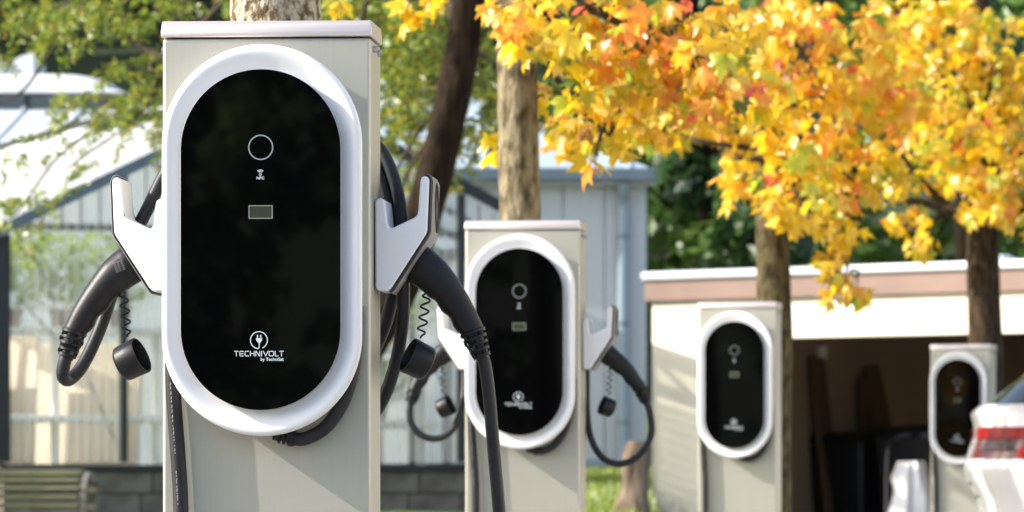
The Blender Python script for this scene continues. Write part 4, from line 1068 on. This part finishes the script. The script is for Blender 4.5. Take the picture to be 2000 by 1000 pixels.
# ------------------------------------------------------------------ leaning dark tree with feathery leaves
def feather_tree():
    d = 22.0
    rnd = random.Random(17)
    b0 = P(600, 917, d); z0 = ground(b0.x, d)
    root = empty('leaning_tree', (b0.x, d, z0)); o0 = root.location.copy()
    tag(root, 'dark leaning tree with fine feathery green leaves between the two nearest stations', 'tree')
    Q = lambda px, py, dd=0: P(px, py, d + dd) - o0
    mb = MB()
    limb(mb, [Q(560, 1000) + Vector((0, 0, -.2)), Q(655, 800), Q(762, 590), Q(838, 380), (Q(885, 190)), Q(915, 0), Q(925, -220), Q(915, -500)], .104, .060, rough=.16)
    mb.build('trunk', M['bark_dark'], root, smooth=1.2)
    mb = MB()
    ends = []
    for L in ((40, (905, 60, .1), (850, -60, .3), (760, -30, .5), (715, 10, .6), (700, 120, .65)),
              (16, (885, 190, 0), (820, 300, .5), (780, 260, .8), (700, 200, 1.2)),
              (14, (900, 100, 0), (960, 120, .4), (1000, 200, .8), (1100, 260, 1.2)),
              (22, (905, 30, 0), (700, -120, .6), (420, -110, 1.5), (200, -40, 2.2), (60, 60, 2.6)),
              (18, (560, -120, 1.0), (420, 20, 1.6), (330, 110, 2.0), (230, 60, 2.2), (120, 0, 2.4)),
              (14, (420, -110, 1.5), (300, 120, 2.3), (220, 230, 2.6), (120, 300, 2.9), (30, 420, 3.0)),
              (12, (330, 110, 2.0), (290, 200, 2.2), (240, 250, 2.4), (130, 330, 2.5)),
              (12, (200, -40, 2.2), (100, 100, 2.8), (40, 180, 3.0), (-40, 210, 3.1)),
              (10, (880, 210, 0), (800, 330, .3), (770, 420, .4)), (10, (890, 170, 0), (830, 240, .4), (775, 330, .6), (760, 360, .7))):
        pts = [Q(a, b, c) for a, b, c in L[1:]]
        sp = limb(mb, pts, L[0] * d / F / 2, .004, 8); ends.append(sp)
    mb.build('branch', M['twig'], root)
    # drooping sprays of leaflets
    tw = MB(); lf = MB(); lf.c = []
    def spray(p, ln, dirv, n, sz):
        q = p.copy(); pts = [q.copy()]; dv = dirv.normalized()
        for i in range(5):
            dv = (dv + Vector((rnd.gauss(0, .12), rnd.gauss(0, .12), -.16))).normalized(); q = q + dv * ln / 5; pts.append(q.copy())
        tw.tube(pts, [.0028, .0024, .002, .0016, .0013, .001], 4, cap=False)
        sp = spline(pts, 5)
        for i in range(n):
            c = sp[rnd.randrange(len(sp))]
            a = Vector((rnd.gauss(0, 1), rnd.gauss(0, 1), rnd.gauss(-.3, .7))).normalized()
            l = sz * rnd.uniform(.6, 1.3); s = a.cross(Vector((rnd.gauss(0, 1), rnd.gauss(0, 1), rnd.gauss(0, 1)))).normalized() * l * .15
            b = len(lf.v); lf.v += [tuple(c), tuple(c + a * l * .5 + s), tuple(c + a * l), tuple(c + a * l * .5 - s)]
            lf.f.append((b, b + 1, b + 2, b + 3)); lf.m.append(0)
            t = rnd.random(); g = rnd.uniform(.75, 1.25)
            col = (.20, .275, .035) if t < .5 else ((.32, .38, .05) if t < .78 else ((.45, .38, .04) if t < .92 else ((.48, .27, .03) if t < .95 else (.11, .17, .03))))
            lf.c += [(col[0] * g, col[1] * g, col[2] * g, 1)] * 4
    # (px,py,rx,ry,depth,count)
    for bx, by, rx, ry, dd, n in ((200, 40, 170, 60, 2.2, 34), (90, 20, 140, 50, 3.0, 18), (280, 150, 60, 60, 2.0, 18), (270, 220, 60, 35, 2.2, 13), (120, 195, 130, 22, 2.6, 9), (60, 345, 70, 70, 2.9, 7), (30, 430, 50, 40, 3.0, 4), (150, 300, 90, 40, 2.5, 5), (820, 90, 90, 100, .7, 60), (800, 210, 60, 70, .8, 30), (960, 140, 40, 90, .8, 26), (860, 260, 110, 40, .9, 16), (790, 330, 40, 50, .7, 6), (1000, 230, 70, 60, 1.2, 14), (700, 60, 40, 60, .6, 14), (420, -60, 300, 60, 1.2, 60), (800, -100, 200, 90, .4, 50)):
        for i in range(n):
            p = Q(bx + rnd.gauss(0, .5) * rx, by + rnd.gauss(0, .5) * ry, dd + rnd.gauss(0, .25))
            spray(p, rnd.uniform(.12, .30), Vector((rnd.gauss(-.2, .8), rnd.gauss(0, .5), rnd.gauss(-.1, .4))), 44, .047)
    tw.build('twigs', M['twig'], root, smooth=0)['kind'] = 'stuff'
    lf.build('crown', M['leaf_mass'], root, fix=False, smooth=0)['kind'] = 'stuff'
feather_tree()

# ------------------------------------------------------------------ trees beyond the buildings
def far_tree(name, x, y, h, rad, cols, n, sz, label, seed, group='trees beyond the buildings', low=.12, trunk_r=.16, bark=None):
    rnd = random.Random(seed)
    z0 = ground(x, y); root = empty(name, (x, y, z0)); tag(root, label, 'tree', group)
    mb = MB(); limb(mb, [(0, 0, -.3), (.05, 0, h * .25), (-.08, .1, h * .55), (.05, 0, h * .9)], trunk_r, .04, rough=.12)
    for i in range(6):
        a = rnd.uniform(0, 2 * PI); zz = h * rnd.uniform(.25, .6)
        limb(mb, [(0, 0, zz), (rad * .4 * math.cos(a), rad * .4 * math.sin(a), zz + .5), (rad * .85 * math.cos(a), rad * .85 * math.sin(a), zz + 1.1)], trunk_r * .35, .015, 6)
    mb.build('trunk', bark or M['bark_dark'], root)
    # clumps
    clumps = []
    for i in range(46):
        a = rnd.uniform(0, 2 * PI); t = rnd.uniform(low, 1.0)
        env = rad * math.sin(PI * min(1, (t * .82 + .16))) ** .7
        rr = env * math.sqrt(rnd.uniform(.1, 1))
        clumps.append((Vector((rr * math.cos(a), rr * math.sin(a), h * t)), rnd.uniform(.35, .75) * rad * .42, rnd.uniform(.7, 1.3), rnd.choice(cols)))
    mb = MB(); mb.c = []
    for i in range(n):
        c, r, g, col = clumps[rnd.randrange(len(clumps))]
        u = Vector((rnd.gauss(0, 1), rnd.gauss(0, 1), rnd.gauss(0, .75))); u = u.normalized() * rnd.uniform(.5, 1) ** .5
        p = c + u * r
        nn = (u + Vector((rnd.gauss(0, .5), rnd.gauss(0, .5), rnd.gauss(.3, .5)))).normalized()
        a = nn.cross(Vector((rnd.gauss(0, 1), rnd.gauss(0, 1), rnd.gauss(0, 1)))).normalized(); b = nn.cross(a)
        s = sz * rnd.uniform(.6, 1.3)
        k = len(mb.v); mb.v += [tuple(p - a * s * .5), tuple(p - b * s * .36 - nn * s * .06), tuple(p + a * s * .5), tuple(p + b * s * .36 - nn * s * .06)]
        mb.f.append((k, k + 1, k + 2, k + 3)); mb.m.append(0)
        gg = g * rnd.uniform(.8, 1.2); mb.c += [(col[0] * gg, col[1] * gg, col[2] * gg, 1)] * 4
    mb.build('crown', M['far_wood'], root, fix=False, smooth=0)['kind'] = 'stuff'
    return root
G1 = [(.055, .12, .025), (.09, .17, .035), (.04, .09, .022), (.12, .20, .04)]
G2 = [(.20, .29, .04), (.28, .36, .05), (.14, .21, .03), (.32, .29, .04)]
G3 = [(.30, .24, .05), (.38, .28, .07), (.22, .20, .05)]
far = [(1.9, 52, 9, 2.2, G1, 'dark green tree beyond the garage, beside the grey building'), (4.4, 50, 8.5, 2.3, G1, 'dark green tree beyond the garage, between the third and fourth stations'),
       (7.0, 53, 9, 2.4, G1, 'dark green tree beyond the garage at the right edge'), (3.2, 58, 11, 2.6, G1, 'tall dark green tree farther back above the garage roof'), (8.5, 46, 8.5, 2.0, G3, 'pale yellowing tree beyond the garage at the upper right'),
       (-.4, 60, 11, 2.5, G2, 'yellow green tree rising above the grey building roof'), (-2.6, 72, 13, 2.8, G2, 'yellow green tree beyond the far hall, behind the nearest station'), (-5.4, 74, 13, 3.0, G2, 'yellow green tree above the white upper roof'), (-8.2, 73, 13, 3.0, G2, 'yellow green tree at the upper left edge'), (-11, 72, 12, 3, G1, 'dark tree beyond the left edge of the hall')]
for i, (x, y, h, r, c, lab) in enumerate(far):
    far_tree('background_tree', x, y, h, r, c, 5200, .26 if y < 62 else .34, lab, 40 + i)
def forest():
    rnd = random.Random(77); mb = MB(); mb.c = []
    for i in range(26000):
        y = rnd.uniform(76, 112); x = rnd.uniform(-.135, .135) * y; z = ground(x, y) + rnd.uniform(-.2, 3.2)
        c = Vector((x, y, z)); s = rnd.uniform(.25, .6)
        nn = Vector((rnd.gauss(0, .6), rnd.gauss(-.5, .5), rnd.gauss(.5, .5))).normalized(); a = nn.cross(Vector((rnd.gauss(0, 1), rnd.gauss(0, 1), rnd.gauss(0, 1)))).normalized(); b = nn.cross(a)
        k = len(mb.v); mb.v += [tuple(c - a * s * .5), tuple(c - b * s * .36), tuple(c + a * s * .5), tuple(c + b * s * .36)]
        mb.f.append((k, k + 1, k + 2, k + 3)); mb.m.append(0)
        n = noise.noise(c * .35); q = G2 if x < 1 else G1
        col = q[rnd.randrange(3)]; g = .8 + n * .7; mb.c += [(col[0] * g, col[1] * g, col[2] * g, 1)] * 4
    tag(mb.build('forest', M['far_wood'], fix=False, smooth=0), 'far wooded hillside behind the buildings', 'forest', kind='stuff')
forest()
# trees on the camera's side of the lane, seen only as reflections in the glass panels
R1 = [(.62, .20, .04), (.60, .38, .05), (.20, .24, .04), (.30, .30, .04)]
for i, (x, y, h, r, c, lab) in enumerate(((-13.9, -7, 7, 2.7, R1, 'autumn tree across the lane, reflected in the farthest station'), (-19, -4.0, 7, 2.6, R1, 'second autumn tree across the lane, farther to the left'), (-11, -15, 8, 2.8, G1, 'green tree across the lane, reflected in the third station'), (-7.6, -20, 9, 3.0, G1, 'dark tree across the lane, reflected in the second station'), (-4.4, -20.5, 9, 3.0, G1, 'dark tree across the lane, reflected in the nearest station'))):
    far_tree('roadside_tree', x, y, h, r, c, 4200, .36, lab, 80 + i, 'trees across the lane', low=.02)

# ------------------------------------------------------------------ unseen house added out of frame to bounce sun onto the right-hand faces
def house():
    root = empty('added_house', (7.5, 2.0, 0)); tag(root, 'pale rendered house added out of the picture to the right to bounce light', 'house')
    mb = MB(); mb.box(0, 7, 0, 17, 0, 5.2); mb.build('wall', M['cream'], root)
    mb = MB(); mb.loops([[(-.4, -.4, 5.2), (7.4, -.4, 5.2), (7.4, 17.4, 5.2), (-.4, 17.4, 5.2)], [(3.3, 2, 7.6), (3.7, 2, 7.6), (3.7, 15, 7.6), (3.3, 15, 7.6)]], cap0=True, cap1=True); mb.build('roof', M['fascia'], root, smooth=0)
    for z in (.9, 3.3):
        for k in range(5):
            mb = MB(); mb.box(-.03, .05, 1.4 + k * 3.2, 2.6 + k * 3.2, z, z + 1.3); w = mb.build('window', M['flashing'], root)
            mb = MB(); mb.box(-.035, .0, 1.48 + k * 3.2, 2.52 + k * 3.2, z + .08, z + 1.22); mb.build('window_glass', M['clerestory'], w)
house()

# ------------------------------------------------------------------ white car
def car():
    root = empty('parked_car', (P(1930, 917, 19.0).x, 19.95, 0), math.radians(-4.0))
    tag(root, 'white hatchback car at the right edge with red tail light', 'car')
    xr = [(.22, .30), (.40, .16), (.60, .09), (.80, .055), (.88, .012), (.925, .0), (.96, .010), (1.0, .022), (1.06, .045), (1.10, .040), (1.14, .030), (1.165, .050)]
    wd = [(.22, .80), (.40, .88), (.60, .92), (.80, .935), (.925, .945), (1.0, .935), (1.06, .92), (1.165, .89)]
    LEN = 4.55
    def contour(z, off=0.0, a0=0, a1=2 * PI, n=72, rear=None, front=None, hw=None, p=5.0):
        r = interp(xr, z) if rear is None else rear; f = LEN - interp(xr, z) * .8 if front is None else front; w = interp(wd, z) if hw is None else hw
        cx = (r + f) / 2; A = (f - r) / 2 + off; B = w + off
        out = []
        for k in range(n + 1 if a1 - a0 < 2 * PI - .001 else n):
            a = a0 + (a1 - a0) * k / n; c, s = math.cos(a), math.sin(a)
            q = (abs(c) ** p + abs(s) ** p) ** (-1 / p)
            # squarer lengthwise: corner radius about 0.3 m
            x = cx - A * math.copysign(abs(c * q) ** .42, c) if False else cx - A * c * q; y = -B * s * q
            zz = z * (1 - .17 * sm(2.7, 4.5, x) * sm(.6, 1.16, z))
            out.append(Vector((x, y, zz)))
        return out
    P_ = 9.0
    mb = MB(); mb.loops([contour(z, p=P_, n=240) for z in (.22, .30, .40, .5, .6, .7, .8, .84, .88, .91, .925, .94, .96, 1.0, 1.03, 1.06, 1.08, 1.10, 1.12, 1.14, 1.155, 1.165)], cap0=True, cap1=True)
    body = mb.build('body', M['car'], root, smooth=1.0)
    cab = [(1.16, .075, 3.55, .86), (1.24, .16, 3.35, .83), (1.36, .32, 3.05, .78), (1.48, .52, 2.72, .72), (1.53, .62, 2.58, .69)]
    mb = MB(); mb.loops([contour(z, rear=r, front=f, hw=w, p=7, n=120) for z, r, f, w in cab]); mb.build('windows', M['car_glass'], root, smooth=1.0)
    mb = MB(); mb.loops([contour(z, rear=r, front=f, hw=w, p=5, n=120) for z, r, f, w in ((1.53, .40, 2.60, .70), (1.56, .40, 2.56, .69), (1.60, .60, 2.3, .6), (1.615, .9, 2.0, .4))], cap0=True, cap1=True); mb.build('roof', M['car'], root, smooth=1.0)
    for s in (-1, 1):
        for (a, b) in (((.30, .90), (.80, .70)), ((1.65, .885), (1.60, .72)), ((3.30, .86), (2.50, .70))):
            mb = MB(); mb.bar((a[0], s * (a[1] - .015), 1.15), (b[0], s * (b[1]), 1.55), .10, .05); mb.build('pillar', M['car'], root)
    for s in (-1, 1):
        for x in (.85, 3.65):
            w = empty('wheel', (x, s * .83, .35)); w.parent = root
            mb = MB(); mb.tube([(0, -.11, 0), (0, -.09, 0), (0, .09, 0), (0, .11, 0)], [.31, .345, .345, .31], 32); mb.build('tyre', M['tyre'], w)
            mb = MB(); mb.tube([(0, -.115, 0), (0, .115, 0)], .23, 24); mb.build('rim', M['rim'], w)
            mb = MB(); mb.tube([(x, s * .80, .36), (x, s * .952, .36)], .40, 32); mb.build('wheel_arch', M['trim'], root)
    # tail lamps following the body skin round each rear corner
    for s in (-1, 1):
        t = empty('tail_light', (0, 0, 0)); t.parent = root
        def strip(zlo, zhi, x0, x1, off, name, m, zr=None):
            # patch on the flank and rear between contour angles
            def ang(u): return (u)
            lo = contour(zlo, off, x0, x1, 96, p=P_); hi = contour(zhi, off, x0, x1, 96, p=P_)
            if zr: hi = [Vector((h.x, h.y, min(1.034, h.z + (l.z - h.z) * zr * (k / 96)))) for k, (l, h) in enumerate(zip(lo, hi))]
            if s > 0: lo = [Vector((v.x, -v.y, v.z)) for v in lo]; hi = [Vector((v.x, -v.y, v.z)) for v in hi]
            m2 = MB(); mid = [(l + h) / 2 for l, h in zip(lo, hi)]
            m2.loops([lo, mid, hi], close=False); m2.build(name, m, t, smooth=1.0)
        def fa(x): return math.atan2(2.26, 2.27 - x)
        strip(1.036, 1.080, .50, fa(.42), .010, 'upper_lens', M['red_lens'])
        strip(.962, 1.036, .50, fa(.40), .004, 'lamp_base', M['lens_dark'])
        strip(.992, 1.032, .66, fa(.055), .008, 'clear_lens', M['clear_lens'])
        strip(1.004, 1.032, fa(.065), fa(.11), .008, 'clear_lens', M['clear_lens'], .6)
        strip(.964, 0.994, fa(.02), fa(.30), .013, 'lower_lens', M['red_lens'], -4.5)
    mb = MB(); mb.loops([contour(.40, .006, 0, .3, 20, p=P_), contour(.62, .006, 0, .3, 20, p=P_)], close=False); mb.build('bumper_trim', M['trim'], root)
    for z in (.865, .815):
        pt = contour(z, .004, .16, .17, 1, p=P_)[0]
        mb = MB(); mb.tube([pt - Vector((0, 0, .006)), pt + Vector((0, 0, .006))], .008, 10); mb.build('parking_sensor', M['trim'], root)
car()
